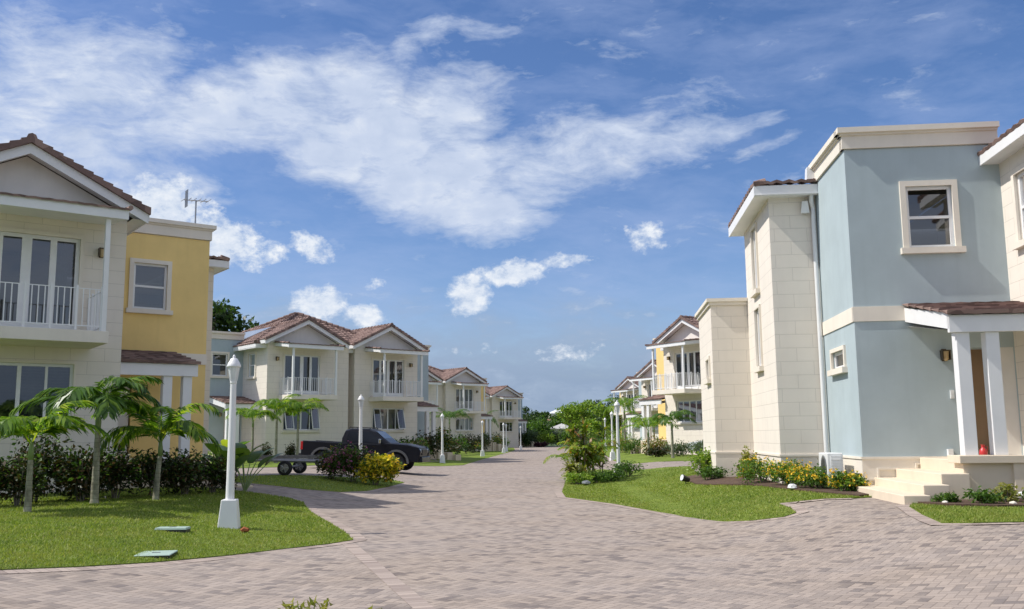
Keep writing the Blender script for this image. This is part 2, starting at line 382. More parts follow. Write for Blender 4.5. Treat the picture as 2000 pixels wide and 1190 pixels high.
def mat_paving():
    m, t, b = new_mat('paver_bricks')
    v = t.coord(); X, Y, Z = t.sep(v)
    # left foreground panel lies on the other side of a border line and is laid square to it
    ln = t.m('SUBTRACT', t.m('MULTIPLY', t.m('SUBTRACT', X, -2.38), 5.29), t.m('MULTIPLY', t.m('SUBTRACT', Y, 14.73), -1.58))
    side = t.m('LESS_THAN', ln, 0.0)
    side = t.m('MULTIPLY', side, t.m('LESS_THAN', Y, 14.9))
    def herring(rot, w, off):
        q = t.mapping(v, loc=(off, off * .7, 0), rot=(0, 0, R(rot)), sc=(1 / w, 1 / w, 1))
        x, y, _ = t.sep(q)
        i = t.m('FLOOR', x); j = t.m('FLOOR', y); fx = t.m('FRACT', x); fy = t.m('FRACT', y)
        k = t.m('FLOORED_MODULO', t.m('SUBTRACT', i, j), 4.0)
        hz = t.m('LESS_THAN', k, 1.5)
        vt = t.m('SUBTRACT', 1.0, hz)
        k1 = t.m('MULTIPLY', hz, k)
        top = t.m('MULTIPLY', vt, t.m('LESS_THAN', k, 2.5))
        idx = t.m('SUBTRACT', i, k1); idy = t.m('SUBTRACT', j, top)
        lx = t.m('ADD', fx, k1); ly = t.m('ADD', fy, top)
        wx = t.m('ADD', 1.0, hz); wy = t.m('ADD', 1.0, vt)
        dx = t.m('MINIMUM', lx, t.m('SUBTRACT', wx, lx)); dy = t.m('MINIMUM', ly, t.m('SUBTRACT', wy, ly))
        d = t.m('MINIMUM', dx, dy)
        wnn = t.node('ShaderNodeTexWhiteNoise'); t.put(wnn.inputs['Vector'], t.xyz(idx, idy, hz))
        return d, wnn.outputs['Value']
    da, ca = herring(38, .094, .2)
    db, cb = herring(17, .104, .4)
    d = t.m('ADD', t.m('MULTIPLY', da, t.m('SUBTRACT', 1., side)), t.m('MULTIPLY', db, side))
    c = t.m('ADD', t.m('MULTIPLY', ca, t.m('SUBTRACT', 1., side)), t.m('MULTIPLY', cb, side))
    big = t.noise(t.mapping(v, sc=(.5, .9, 1)), 1.0, 4, .6)
    mid = t.noise(v, 2.2, 4, .6); fine = t.noise(v, 60, 3, .6)
    cc = t.m('ADD', t.m('MULTIPLY', c, .72), t.m('MULTIPLY', t.m('SUBTRACT', mid, .5), .5))
    col = t.ramp(cc, [(.0, (.15, .125, .112)), (.16, (.275, .228, .19)), (.45, (.345, .284, .234)), (.75, (.395, .324, .264)), (1., (.44, .373, .30))])
    col = t.mix(t.m('MULTIPLY', t.rng(big, .35, .7), .30), col, (.42, .38, .36))
    col = t.mix(t.rng(fine, .3, .8, 0, .25), col, (.25, .2, .18))
    st = t.noise(t.mapping(v, rot=(0, 0, R(20)), sc=(.35, .12, 1)), 1.0, 6, .7)
    col = t.mix(t.rng(st, .55, .72, 0, .12), col, (.20, .17, .155)); col = t.mix(t.rng(t.noise(t.mapping(v, loc=(9, 4, 0)), .8, 6, .7), .58, .72, 0, .35), col, (.47, .40, .33))
    jt = t.rng(d, .03, .085, 1, 0)
    col = t.mix(t.m('MULTIPLY', jt, .5), col, (.17, .135, .115))
    t.put(b.inputs['Base Color'], col); b.inputs['Roughness'].default_value = .85
    b.inputs['Specular IOR Level'].default_value = .25
    h = t.m('ADD', t.rng(d, .02, .14), t.m('MULTIPLY', c, .25))
    h = t.m('ADD', h, t.m('MULTIPLY', fine, .3))
    t.put(b.inputs['Normal'], t.bump(h, .7, .006))
    return m
def mat_strip():
    m, t, b = new_mat('border_pavers')
    u = t.coord('UV'); x, y, _ = t.sep(u)
    i = t.m('FLOOR', x); fx = t.m('FRACT', x)
    wnn = t.node('ShaderNodeTexWhiteNoise'); wnn.noise_dimensions = '1D'; t.put(wnn.inputs['W'], i)
    col = t.ramp(wnn.outputs['Value'], [(0, (.26, .205, .175)), (.5, (.37, .30, .255)), (1, (.45, .37, .31))])
    d = t.m('MINIMUM', fx, t.m('SUBTRACT', 1., fx))
    col = t.mix(t.rng(d, .02, .07, .6, 0), col, (.16, .125, .105))
    v = t.coord(); col = t.mix(t.rng(t.noise(v, 50, 3), .4, .8, 0, .3), col, (.28, .22, .19))
    t.put(b.inputs['Base Color'], col); b.inputs['Roughness'].default_value = .85
    t.put(b.inputs['Normal'], t.bump(t.rng(d, .02, .1), .6, .006))
    return m
def mat_grass():
    m, t, b = new_mat('lawn')
    v = t.coord()
    a = t.noise(v, .7, 5, .6); c = t.noise(v, 6, 4, .65); f = t.noise(t.mapping(v, sc=(1, 1, 1)), 70, 3, .7)
    k = t.m('ADD', t.m('ADD', t.m('MULTIPLY', a, .4), t.m('MULTIPLY', c, .35)), t.m('MULTIPLY', f, .3))
    col = t.ramp(k, [(.33, (.075, .115, .02)), (.5, (.155, .215, .035)), (.62, (.22, .285, .05)), (.75, (.30, .33, .08))])
    t.put(b.inputs['Base Color'], col); b.inputs['Roughness'].default_value = .9
    b.inputs['Specular IOR Level'].default_value = .15
    t.put(b.inputs['Normal'], t.bump(t.m('ADD', f, c), .9, .03))
    return m
M['paving'] = mat_paving(); M['strip'] = mat_strip(); M['lawn'] = mat_grass()
M['conc'] = simple('driveway_concrete', (.40, .35, .31), .9, .12, 2, .4, 40)

def mat_hill():
    m, t, b = new_mat('hill_ground')
    v = t.coord(); a = t.noise(v, .02, 5, .6); f = t.noise(v, .3, 4, .7)
    col = t.ramp(t.m('ADD', t.m('MULTIPLY', a, .5), t.m('MULTIPLY', f, .5)), [(.3, (.03, .055, .02)), (.55, (.06, .10, .03)), (.75, (.13, .15, .05))])
    t.put(b.inputs['Base Color'], col); b.inputs['Roughness'].default_value = .95
    return m
M['hill'] = mat_hill()
# one terrain sheet reaching the horizon
xs = sorted(set([-3000, -2000, -1200, -800, -500, -350, -250] + list(range(-200, 201, 10)) + [x * 1. for x in range(-16, 25)] + [250, 350, 500, 800, 1200, 2000, 3000]))
ys = sorted(set([-200, -60, -20] + list(range(-8, 60, 1)) + list(range(60, 150, 3)) + list(range(150, 700, 12)) + [800, 1000, 1400, 2000, 3000, 5000]))
V = np.array([(x, y, zt(x, y) - .035) for y in ys for x in xs]); nx = len(xs)
F = np.array([(j * nx + i, j * nx + i + 1, (j + 1) * nx + i + 1, (j + 1) * nx + i) for j in range(len(ys) - 1) for i in range(nx - 1)])
tag(np_mesh('ground', V, F, M['hill'], smooth=True), kind='structure')

sheet('paved_road', [(-13, -5), (11.5, -5), (11.5, 14), (9.6, 30), (11.5, 40), (13, 60), (12, 100), (12, 150), (-2, 150), (-4.5, 110), (-7.5, 70), (-13, 50), (-14, 30), (-14, 10)],
      M['paving'], 1., 0., kind='structure')
LAWN = dict(
 A=[(-13, 7.0), (-9.2, 8.7), (-6.75, 9.8), (-5.7, 10.75), (-5.15, 11.41), (-4.56, 12.24), (-3.92, 13.34), (-3.37, 14.3), (-2.88, 14.91), (-2.58, 15.46), (-2.96, 16.8), (-3.62, 18.69), (-4.26, 20.32), (-4.68, 21.59), (-4.95, 22.6), (-5.5, 23.4), (-6.89, 24.1), (-8.5, 25.4), (-9.6, 26.3), (-13.9, 22.6), (-19, 18.5), (-22, 12)],
 B=[(-9.2, 29.4), (-8.22, 28.03), (-7.0, 27.09), (-5.75, 26.68), (-4.9, 27.0), (-4.35, 28.35), (-4.06, 31.24), (-3.9, 34.2), (-4.6, 35.5), (-5.8, 34.2), (-7.15, 33.3), (-8.53, 33.0), (-9.7, 32.2)],
 C=[(-21, 50.5), (-18, 45), (-12.45, 41.6), (-10.3, 43.0), (-9.3, 45.4), (-8.6, 48.5), (-6.5, 51.2), (-4.9, 62), (-7.5, 63.5), (-14.6, 55.9), (-20, 51.6)],
 D=[(-5.6, 48.9), (-4.6, 51.5), (-2.92, 55.56), (-2.41, 65.94), (-1.78, 77.13), (-0.9, 92.91), (-0.17, 105.2), (0.2, 116), (0, 140), (-9, 150), (-9.5, 100), (-6.4, 72), (-4.7, 61), (-6.3, 51.4)],
 E=[(1.4, 27.89), (1.38, 25.57), (2.39, 22.92), (3.15, 20.07), (3.53, 18.19), (3.76, 17.47), (4.2, 16.98), (4.7, 16.75), (4.97, 16.98), (5.1, 17.74), (5.17, 18.91), (5.53, 18.7), (6.5, 18.55), (7.05, 18.8), (7.3, 20.1), (7.6, 23.1), (6.4, 23.3), (6.9, 27.8), (5.9, 28.2), (6.3, 33.5), (7, 38), (4.9, 41.2), (4.3, 46.5), (2.9, 43.6), (2.1, 38), (1.75, 32.91)],
 F=[(6.95, 16.75), (6.69, 16.3), (6.24, 14.75), (5.97, 13.48), (6.3, 13.27), (8.5, 13.4), (11.4, 13.3), (11.4, 17.2), (9.0, 17.9), (7.4, 16.9)],
 G=[(6.68, 66.68), (6.0, 57.15), (6.0, 48.4), (7.2, 46.0), (9.6, 45.87), (13.2, 47), (12.5, 56), (10.2, 63), (9.3, 67), (12.9, 96), (11.5, 135), (8, 138), (8.2, 100)])
for k, p in LAWN.items():
    o = sheet('lawn', p, M['lawn'], 1.0, .018, .05, kind='structure')

def strip(pts, wdt, lift, name='kerb_strip', off=0.):
    # paver border laid along a polyline; UV.x counts bricks
    pts = [Vector((x, y)) for x, y in pts]; dense = []
    for a, b in zip(pts[:-1], pts[1:]):
        n = max(1, int((b - a).length / .4))
        dense += [a.lerp(b, i / n) for i in range(n)]
    dense.append(pts[-1])
    vs, fs, uv = [], [], []; s_ = 0.
    for i, p in enumerate(dense):
        d = (dense[min(i + 1, len(dense) - 1)] - dense[max(i - 1, 0)]).normalized(); nrm = Vector((d.y, -d.x))
        if i: s_ += (p - dense[i - 1]).length
        for o_ in (off, off + wdt):
            q = p + nrm * o_; vs.append((q.x, q.y, zt(q.x, q.y) + lift)); uv.append((s_ / .115, o_))
    for i in range(len(dense) - 1): fs.append((2 * i, 2 * i + 1, 2 * i + 3, 2 * i + 2))
    me = bpy.data.meshes.new(name); me.from_pydata(vs, [], fs); me.materials.append(M['strip'])
    ul = me.uv_layers.new(name='uv')
    for lp in me.loops: ul.data[lp.index].uv = uv[lp.vertex_index]
    o = bpy.data.objects.new(name, me); COL.objects.link(o); tag(o, kind='structure')
strip(LAWN['A'][:14], .22, .006)
strip([(-2.47, 15.0), (-1.9, 13.1), (-.8, 9.44), (.2, 6.0)], .2, .004)
strip(LAWN['A'][9:16], .22, .009)
strip(LAWN['B'][1:9], .2, .006)
strip(LAWN['D'][:6], .22, .006)
strip(LAWN['E'][:12], .22, .006)
strip(LAWN['E'][11:13], .22, .009)
strip(LAWN['F'][:7], .2, .006)

# grass blades on the lawns nearest the camera
def inside(P, poly):
    x, y = P[:, 0], P[:, 1]; r = np.zeros(len(P), bool); n = len(poly)
    for i in range(n):
        x1, y1 = poly[i]; x2, y2 = poly[(i + 1) % n]
        c = ((y1 > y) != (y2 > y)) & (x < (x2 - x1) * (y - y1) / (y2 - y1 + 1e-12) + x1); r ^= c
    return r
vzt = np.vectorize(zt)
def blades(name, poly, ymax, dens, seed, edge=True):
    rs = np.random.RandomState(seed)
    a = np.array(poly); x0, y0 = a.min(0); x1, y1 = a.max(0); y1 = min(y1, ymax); x0 = max(x0, -11); x1 = min(x1, 12)
    n = int((x1 - x0) * (y1 - y0) * dens)
    P = np.c_[rs.uniform(x0, x1, n), rs.uniform(y0, y1, n)]; P = P[inside(P, poly)]
    keep = rs.rand(len(P)) < np.clip((11. / P[:, 1]) ** 1.4, .12, 1) * np.clip((ymax - P[:, 1]) / 9., 0, 1); P = P[keep]; n = len(P)
    z = vzt(P[:, 0], P[:, 1]) + .016
    an = rs.uniform(0, 2 * np.pi, n); w_ = rs.uniform(.004, .008, n) * np.clip(P[:, 1] / 11, 1, 2.5); h = rs.uniform(.015, .045, n)
    lx, ly = rs.normal(0, .02, n), rs.normal(0, .02, n)
    B = np.c_[P, z]; s_ = np.c_[np.cos(an) * w_, np.sin(an) * w_, np.zeros(n)]
    T_ = B + np.c_[lx, ly, h]
    V = np.stack([B - s_, B + s_, T_], 1).reshape(-1, 3)
    tag(np_mesh(name, V, np.arange(3 * n).reshape(-1, 3), L['grassblade']), 'short green grass blades covering a clipped lawn', 'grass', kind='stuff')
blades('grass', LAWN['A'], 32, 2300, 1)
blades('grass', LAWN['E'], 40, 1700, 2)
blades('grass', LAWN['F'], 26, 2200, 3)
blades('grass', LAWN['B'], 42, 700, 4)

# ------------------------------------------------------------------ houses
W = 4.86
class Plane:                      # a wall plane: origin, direction along it, outward normal (local x,y)
    def __init__(s, o, u, n): s.o, s.u, s.n = o, u, n
    def p(s, a, z, d=0.): return (s.o[0] + s.u[0] * a + s.n[0] * d, s.o[1] + s.u[1] * a + s.n[1] * d, z)
def pbox(mb, P, a0, a1, z0, z1, d0, d1):
    v = [P.p(a, z, d) for d in (d0, d1) for z in (z0, z1) for a in (a0, a1)]
    return mb.add(v, [(0, 1, 3, 2), (4, 6, 7, 5), (0, 4, 5, 1), (2, 3, 7, 6), (0, 2, 6, 4), (1, 5, 7, 3)])
def wall(mb, P, a0, a1, z0, z1, holes=(), depth=.12):
    us = sorted({a0, a1, *[h[0] for h in holes], *[h[1] for h in holes]})
    zs = sorted({z0, z1, *[h[2] for h in holes], *[h[3] for h in holes]})
    for i in range(len(us) - 1):
        for j in range(len(zs) - 1):
            cu, cz = (us[i] + us[i + 1]) / 2, (zs[j] + zs[j + 1]) / 2
            if any(h[0] < cu < h[1] and h[2] < cz < h[3] for h in holes): continue
            mb.add([P.p(us[i], zs[j]), P.p(us[i + 1], zs[j]), P.p(us[i + 1], zs[j + 1]), P.p(us[i], zs[j + 1])], [(0, 1, 2, 3)])
    for (a, b, c, d) in holes:
        q = [(a, c), (b, c), (b, d), (a, d)]
        for k in range(4):
            (x0, y0), (x1, y1) = q[k], q[(k + 1) % 4]
            mb.add([P.p(x0, y0), P.p(x1, y1), P.p(x1, y1, -depth), P.p(x0, y0, -depth)], [(0, 1, 2, 3)])
def frame_grid(mb, P, a, b, c, d, cols, rows, d0, fw=.06, mw=.05, th=.05, mids=None):
    pbox(mb, P, a, a + fw, c, d, d0 - th, d0); pbox(mb, P, b - fw, b, c, d, d0 - th, d0)
    pbox(mb, P, a + fw, b - fw, d - fw, d, d0 - th, d0); pbox(mb, P, a + fw, b - fw, c, c + fw, d0 - th, d0)
    for i in range(1, cols):
        x = a + (b - a) * i / cols; ww = mw * (1.5 if (cols == 4 and i == 2) else 1)
        pbox(mb, P, x - ww / 2, x + ww / 2, c + fw, d - fw, d0 - th + .003, d0 - .003)
    for j in range(1, rows):
        z = c + (d - c) * j / rows
        pbox(mb, P, a + fw, b - fw, z - mw / 2, z + mw / 2, d0 - th + .006, d0 + .004)
def window(root, T, P, hole, cols=1, rows=2, surround=.12, sill=True, gap=0., label=None, kind='window', smat=None, depth=.1, lod=0, kick=0.):
    a, b, c, d = hole
    f = MB(T); frame_grid(f, P, a, b, c, d, cols, rows, -.04, fw=.07 if kind == 'window' else .09, mw=.06 if kind == 'window' else .15)
    if kick: pbox(f, P, a + .09, b - .09, c + .09, c + kick, -.085, -.045)
    fo = f.build(kind, M['white'], root, **(dict(label=label) if label else {}))
    g = MB(T); top = d - gap
    g.add([P.p(a + .03, c + .03, -.07), P.p(b - .03, c + .03, -.07), P.p(b - .03, top - .03, -.07), P.p(a + .03, top - .03, -.07)], [(0, 1, 2, 3)])
    g.build('pane', M['glass'], fo)
    if surround:
        s = MB(T); k = surround
        pbox(s, P, a - k, a, c, d + k, -.02, .05); pbox(s, P, b, b + k, c, d + k, -.02, .05); pbox(s, P, a, b, d, d + k, -.02, .05)
        s.build('frame', smat or M['cream'], fo)
    if sill:
        s = MB(T); pbox(s, P, a - surround - .06, b + surround + .06, c - .13, c, -.02, .12); s.build('sill', smat or M['cream'], fo)
    return fo
def tiles(mb, A, B, C, D, pitch=.3, course=.36, amp=.035, step=.045, th=.0):
    """eave A->B, top D<-C : courses of wavy tiles between the eave line and the top line"""
    A, B, C, D = map(Vector, (A, B, C, D)); mid0, mid1 = (A + B) / 2, (C + D) / 2
    up = (mid1 - mid0); n = (B - A).cross(up).normalized()
    if n.z < 0: n = -n
    ax = (B - A).normalized(); L = up.length; nc = max(1, round(L / course))
    for i in range(nc):
        rows = []
        for t_, dz in ((i / nc, step), ((i + 1) / nc, .008)):
            l = A.lerp(D, t_); r = B.lerp(C, t_); rows.append((l, r, (l - A).dot(ax), (r - A).dot(ax), dz))
        lo = max(rows[0][2], rows[1][2]); hi = min(rows[0][3], rows[1][3])
        ks = [k * pitch / 4 for k in range(math.ceil(lo / pitch * 4), int(hi / pitch * 4) + 1)] if hi > lo else []
        ks = [k for k in ks if lo + .01 < k < hi - .01]
        pr = [];
        for (l, r, sl, sr, dz) in rows:
            o = l - ax * sl; line = [sl] + ks + [sr]
            pr.append([o + ax * q + n * (dz + amp * (.5 - .5 * math.cos(2 * math.pi * q / pitch)) * (1 if 0 < j < len(line) - 1 else .3)) for j, q in enumerate(line)])
        m_ = len(pr[0]); base = [p - n * (step + .02) if i else p - n * (step + .03) for p in pr[0]]
        vs = [tuple(p) for p in base + pr[0] + pr[1]]
        fs = [(k, k + 1, m_ + k + 1, m_ + k) for k in range(m_ - 1)] + [(m_ + k, m_ + k + 1, 2 * m_ + k + 1, 2 * m_ + k) for k in range(m_ - 1)]
        fs += [(0, m_, 2 * m_), (m_ - 1, 2 * m_ - 1, 3 * m_ - 1)]
        mb.add(vs, fs)
def beam(mb, p0, p1, w_, h):       # board between two points, hanging h below the line
    p0, p1 = Vector(p0), Vector(p1); d = (p1 - p0); s = Vector((-d.y, d.x, 0)).normalized() * w_ / 2
    vs = [p0 - s, p0 + s, p1 + s, p1 - s]; vs += [v - Vector((0, 0, h)) for v in vs]
    mb.add([tuple(v) for v in vs], [(0, 1, 2, 3), (7, 6, 5, 4), (0, 4, 5, 1), (1, 5, 6, 2), (2, 6, 7, 3), (3, 7, 4, 0)])

def unit(root, m, u0, accent, bayend=W, lod=0, awning=False, bx=False, curtain=False, open_door=False, shift=0., plain=False):
    """half of a pair: gabled block bay u in [-W,0], coloured bay u in [0,3.25]; m mirrors it"""
    T = lambda p: (m * p[0] + u0, p[1] - (shift if p[0] > -.015 and p[1] > .6 else 0.), p[2])
    acc = M[accent]
    F0 = Plane((0, 0), (1, 0), (0, -1)); SD = Plane((0, 0), (0, 1), (1, 0)); CF = Plane((0, 3.3), (1, 0), (0, -1)); CS = Plane((3.25, 3.3), (0, 1), (1, 0))
    WF = Plane((3.25, 6.3), (1, 0), (0, -1)); WS = Plane((4.41, 6.3), (0, 1), (1, 0))
    dr = (-3.5, -1.1, 3.96, 6.42); wd = (-3.5, -1.1, 1.86, 3.26); sw = (1.6, 2.55, 5.12, 6.55)
    # block walls
    b = MB(T)
    wall(b, F0, -W, 0, -.8, 6.95, [dr, wd])
    wall(b, SD, 0, 3.3, -.8, 7.15, [sw])
    b.add([(-W, 0, -.8), (-W, 10.5, -.8), (-W, 10.5, 7.15), (-W, 0, 7.15)], [(0, 1, 2, 3)])
    b.add([(-W, 10.5, -.8), (4.41, 10.5, -.8), (4.41, 10.5, 7.15), (-W, 10.5, 7.15)], [(0, 1, 2, 3)])
    wh = [(1.95, 2.75, 5.15, 6.9), (1.95, 2.75, 3.05, 4.65)]
    wall(b, WF, 0.0, 1.16, -.8, 7.3); wall(b, WS, 0, 4.2, -.8, 7.3, wh)
    b.add([(-W + .01, .03, 7.1), (-.01, .03, 7.1), (-.01, 10.4, 7.1), (-W + .01, 10.4, 7.1)], [(0, 1, 2, 3)]); b.add([(.01, 3.35, 7.1), (3.2, 3.35, 7.1), (3.2, 10.4, 7.1), (.01, 10.4, 7.1)], [(0, 1, 2, 3)])
    b.build('wall', M['block'], root)
    g = MB(T); g.add([(0, 0, 6.95), (0, 0, 7.15), (-W / 2, 0, 8.36), (-W, 0, 7.15), (-W, 0, 6.95)], [(0, 1, 2, 3, 4)]); g.build('gable_panel', M['panel'], root)
    # coloured bay
    c = MB(T); cw = (1.04, 2.01, 5.2, 6.57); dh = (.015, 1.2, .74, 3.02) if open_door else (.06, 1.14, .74, 3.0); tw = (.95, 2.1, 2.72, 3.12)
    wall(c, CF, 0, 3.25, .74, 3.63, [dh], .5); wall(c, CF, 0, 3.25, 3.95, 7.47, [cw])
    wall(c, CS, 0, 3.0, .74, 3.63, [tw]); wall(c, CS, 0, 3.0, 3.95, 7.47)
    c.build('accent_wall', acc, root)
    c = MB(T); pbox(c, CF, 0, 3.25 + .025, 3.63, 3.95, -.05, .025); pbox(c, CS, 0, 3.0, 3.63, 3.95, -.05, .025); c.build('band', M['cream'], root)
    c = MB(T); pbox(c, CF, 0, 3.27, -.8, .70, -.05, .02); pbox(c, CS, 0, 3.0, -.8, .70, -.05, .02)
    pbox(c, CF, 0, 3.29, .70, .75, -.05, .045); pbox(c, CS, 0, 3.0, .70, .75, -.05, .045)
    pbox(c, WF, .045, 1.18, .70, .75, -.05, .03); pbox(c, WS, 0, 4.2, .70, .75, -.05, .03); c.build('plinth', M['cream'], root)
    c = MB(T)
    pbox(c, CF, 0, 3.25 + .05, 7.47, 7.76, -.2, .05); pbox(c, CS, 0, 3.0, 7.47, 7.76, -.2, .05)
    pbox(c, CF, 0, 3.25 + .09, 7.76, 7.81, -.2, .09); pbox(c, CS, 0, 3.0, 7.76, 7.81, -.2, .09)
    pbox(c, CF, -.02, 3.25 + .15, 7.81, 7.93, -.22, .15); pbox(c, CS, 0, 3.0, 7.81, 7.93, -.22, .15)
    c.box(0, 3.25, 3.3, 6.3, 7.45, 7.60); c.build('cornice', M['cream'], root)
    # roofs
    r = MB(T); rz, ez, ov = 8.62, 7.20, .42; eo = W / 2 + ov
    for sg in (1, -1):
        e = -W / 2 + sg * eo; q0, q1 = ((e, -.55, ez), (e, 7.5, ez)); h0, h1 = ((-W / 2, -.55, rz), (-W / 2, 7.5, rz))
        tiles(r, q0, q1, h1, h0) if sg > 0 else tiles(r, q1, q0, h0, h1)
    n = 12                            # stepped verge and ridge caps
    for sg in (1, -1):
        for i in range(n):
            t0, t1 = i / n, (i + 1) / n
            x0 = -W / 2 + sg * eo * (1 - t0); x1 = -W / 2 + sg * eo * (1 - t1); z0 = ez + (rz - ez) * t0; z1 = ez + (rz - ez) * t1
            r.add([(x0, -.62, z0 + .13), (x1, -.62, z1 + .08), (x1, -.62, z1 - .06), (x0, -.62, z0 - .06),
                   (x0, -.40, z0 + .13), (x1, -.40, z1 + .08), (x1, -.40, z1 - .06), (x0, -.40, z0 - .06)],
                  [(0, 1, 2, 3), (7, 6, 5, 4), (0, 4, 5, 1), (1, 5, 6, 2), (2, 6, 7, 3), (3, 7, 4, 0)])
    for i in range(20): r.tube([(-W / 2, -.6 + i * .4, rz + .06), (-W / 2, -.16 + i * .4, rz + .03)], [.12, .10], 8)
    # wing roof, hipped at the free end
    a0, a1, v0, v1 = 3.2, 4.41 + .4, 5.9, 10.9
    tiles(r, (a0, v0, 7.44), (a1, v0, 7.44), (a1 - .9, v0 + .9, 7.62), (a0, v0 + .9, 7.62), amp=.05)
    tiles(r, (a1, v0, 7.44), (a1, v1, 7.44), (a1 - .9, v1 - .9, 7.62), (a1 - .9, v0 + .9, 7.62), amp=.05)
    r.add([(a0, v0 + .9, 7.63), (a1 - .9, v0 + .9, 7.63), (a1 - .9, v1, 7.63), (a0, v1, 7.63)], [(0, 1, 2, 3)])
    for k in range(5): r.tube([(a1 - .02, v0 + .08 + k * .27, 7.45), (a1 - .3, v0 + .08 + k * .27, 7.52)], [.085, .085], 8)
    r.build('roof', M['roof'], root)
    fz = MB(T)
    for sg in (1, -1):
        e = -W / 2 + sg * (eo - .03)
        beam(fz, (e, -.5, ez - .03), (-W / 2, -.5, rz - .05 - (rz - ez) * .01), .04, .25)
        beam(fz, (e, -.52, ez - .0), (e, 3.4, ez - .0), .04, .22)
        fz.add([(e, -.5, ez - .20), (-W / 2, -.5, rz - .24), (-W / 2, .0, rz - .24), (e, .0, ez - .20)], [(0, 1, 2, 3)])
        fz.add([(e, -.5, ez - .2), (e, 3.3, ez - .2), (-W / 2 + sg * W / 2, 3.3, ez - .2), (-W / 2 + sg * W / 2, -.5, ez - .2)], [(0, 1, 2, 3)])
    fz.build('fascia', M['white'], root); fz = MB(T)
    beam(fz, (a0 + .05, v0 + .06, 7.40), (a1, v0 + .06, 7.40), .04, .26); beam(fz, (a1 - .02, v0 + .06, 7.40), (a1 - .02, v1, 7.40), .04, .26)
    fz.add([(3.25, v0, 7.16), (a1, v0, 7.16), (a1, v1, 7.16), (3.25, v1, 7.16)], [(0, 1, 2, 3)])
    fz.build('fascia', M['white'], root)
    # openings
    dro = window(root, T, F0, dr, 4, 1, .1, False, kind='balcony_door', kick=.3)
    window(root, T, F0, wd, 4, 1, .05, True)
    if awning:
        for (x0, x1, tl) in ((dr[0] + .08, -2.95, .26), (-1.66, -1.16, .32)):
            sh = MB(T); cc = [(x0, 3.2, .0), (x1, 3.2, .0), (x1, 1.95, tl), (x0, 1.95, tl)]
            k = .045
            def bar(a, b_):
                sh.tube([F0.p(a[0], a[1], a[2] + .02), F0.p(b_[0], b_[1], b_[2] + .02)], .03, 4)
            for i in range(4): bar(cc[i], cc[(i + 1) % 4])
            so_ = sh.build('open_sash', M['white'], root)
            gg = MB(T); gg.add([F0.p(a, z, d + .02) for a, z, d in cc], [(0, 1, 2, 3)]); gg.build('pane', M['glass'], so_)
    window(root, T, SD, sw, 1, 2)
    window(root, T, CF, cw, 1, 2, gap=.14 if open_door else 0.)
    window(root, T, CS, tw, 1, 1, .09)
    for h in wh: window(root, T, WS, h, 1, 1, .07)
    if curtain:
        for (x0, x1) in ((-1.75, -1.32), (-3.3, -3.0)):
            cu = MB(T)
            n = 14; vs = []
            for i in range(n + 1):
                xx = x0 + (x1 - x0) * i / n
                for z, pinch in ((6.35, 1.), (5.2, .45), (4.0, .6)):
                    vs.append((x1 + (xx - x1) * pinch, .22 + .03 * math.sin(i * 1.9), z))
            cu.add(vs, [(i * 3 + j, i * 3 + 3 + j, i * 3 + 4 + j, i * 3 + 1 + j) for i in range(n) for j in range(2)])
            cu.build('curtain', M['curtain'], dro)
    if curtain:
        bl = MB(T)
        for k in range(16): bl.add([F0.p(-2.25, 2.0 + k * .075, -.2), F0.p(-1.15, 2.0 + k * .075, -.2), F0.p(-1.15, 2.06 + k * .075, -.17), F0.p(-2.25, 2.06 + k * .075, -.17)], [(0, 1, 2, 3)])
        bl.build('window_blind', M['curtain'], root)
    # entrance door
    if open_door:
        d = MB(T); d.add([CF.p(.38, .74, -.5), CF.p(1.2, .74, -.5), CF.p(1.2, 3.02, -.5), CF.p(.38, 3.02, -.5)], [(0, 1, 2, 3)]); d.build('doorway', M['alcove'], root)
        d = MB(T); pbox(d, CF, .017, .38, .742, 3.018, -.5, -.02); d.build('door', M['door'], root)
    else:
        d = MB(T); pbox(d, CF, .10, 1.10, .76, 2.95, -.14, -.08)
        for z0, z1 in ((.9, 1.7), (1.85, 2.8)):
            for x0 in (.2, .65): pbox(d, CF, x0, x0 + .35, z0, z1, -.085, -.065)
        do = d.build('door', M['door'], root); k = MB(T); k.lathe([(0, 0), (.03, .01), (.03, .05), (0, .06)], CF.p(1.02, 1.75, .0), 8, 'y'); k.build('handle', M['grey'], do)
    # balcony
    bu0, bu1, bp = -3.69, -.84, 1.75
    c = MB(T); c.box(bu0 - .11, bu1 + .11, -bp, -.002, 3.66, 3.94); bo = c.build('balcony', M['cream'], root, bevel=.01)
    for uu in (bu0, bu1):
        c = MB(T); c.box(uu - .055, uu + .055, -bp + .03, -bp + .14, 3.94, 6.66); c.build('column', M['white'], bo)
    c = MB(T); y0 = -bp + .085
    runs = [((bu0 + .06, y0), (bu1 - .06, y0)), ((bu1, y0 + .06), (bu1, -.02)), ((bu0, y0 + .06), (bu0, -.02))]
    for (p, q) in runs:
        p, q = Vector((*p, 0)), Vector((*q, 0)); L_ = (q - p).length; n = int(L_ / (.135)); dd = (q - p) / L_
        for z in (4.05, 4.93): c.tube([(p.x, p.y, z), (q.x, q.y, z)], .014 if z > 4.5 else .02, 4)
        for i in range(n + 1):
            s_ = p + dd * (L_ * i / n); w_ = .032 if i % 4 == 0 else .014
            zt_ = 5.0 if i % 4 == 0 else 4.93
            c.box(s_.x - w_ * .8, s_.x + w_ * .8, s_.y - w_ * .6, s_.y + w_ * .6, 3.95 if i % 4 == 0 else 4.05, zt_)
    c.build('railing', M['white'], bo)
    c = MB(T); x0, x1 = bu0 - .42, bu1 + .42
    c.box(x0, x1, -bp - .1, -bp, 6.66, 6.9)
    for xx in (x0 + .02, x1 - .02): beam(c, (xx, -bp, 6.9), (xx, -.01, 7.08), .04, .2)
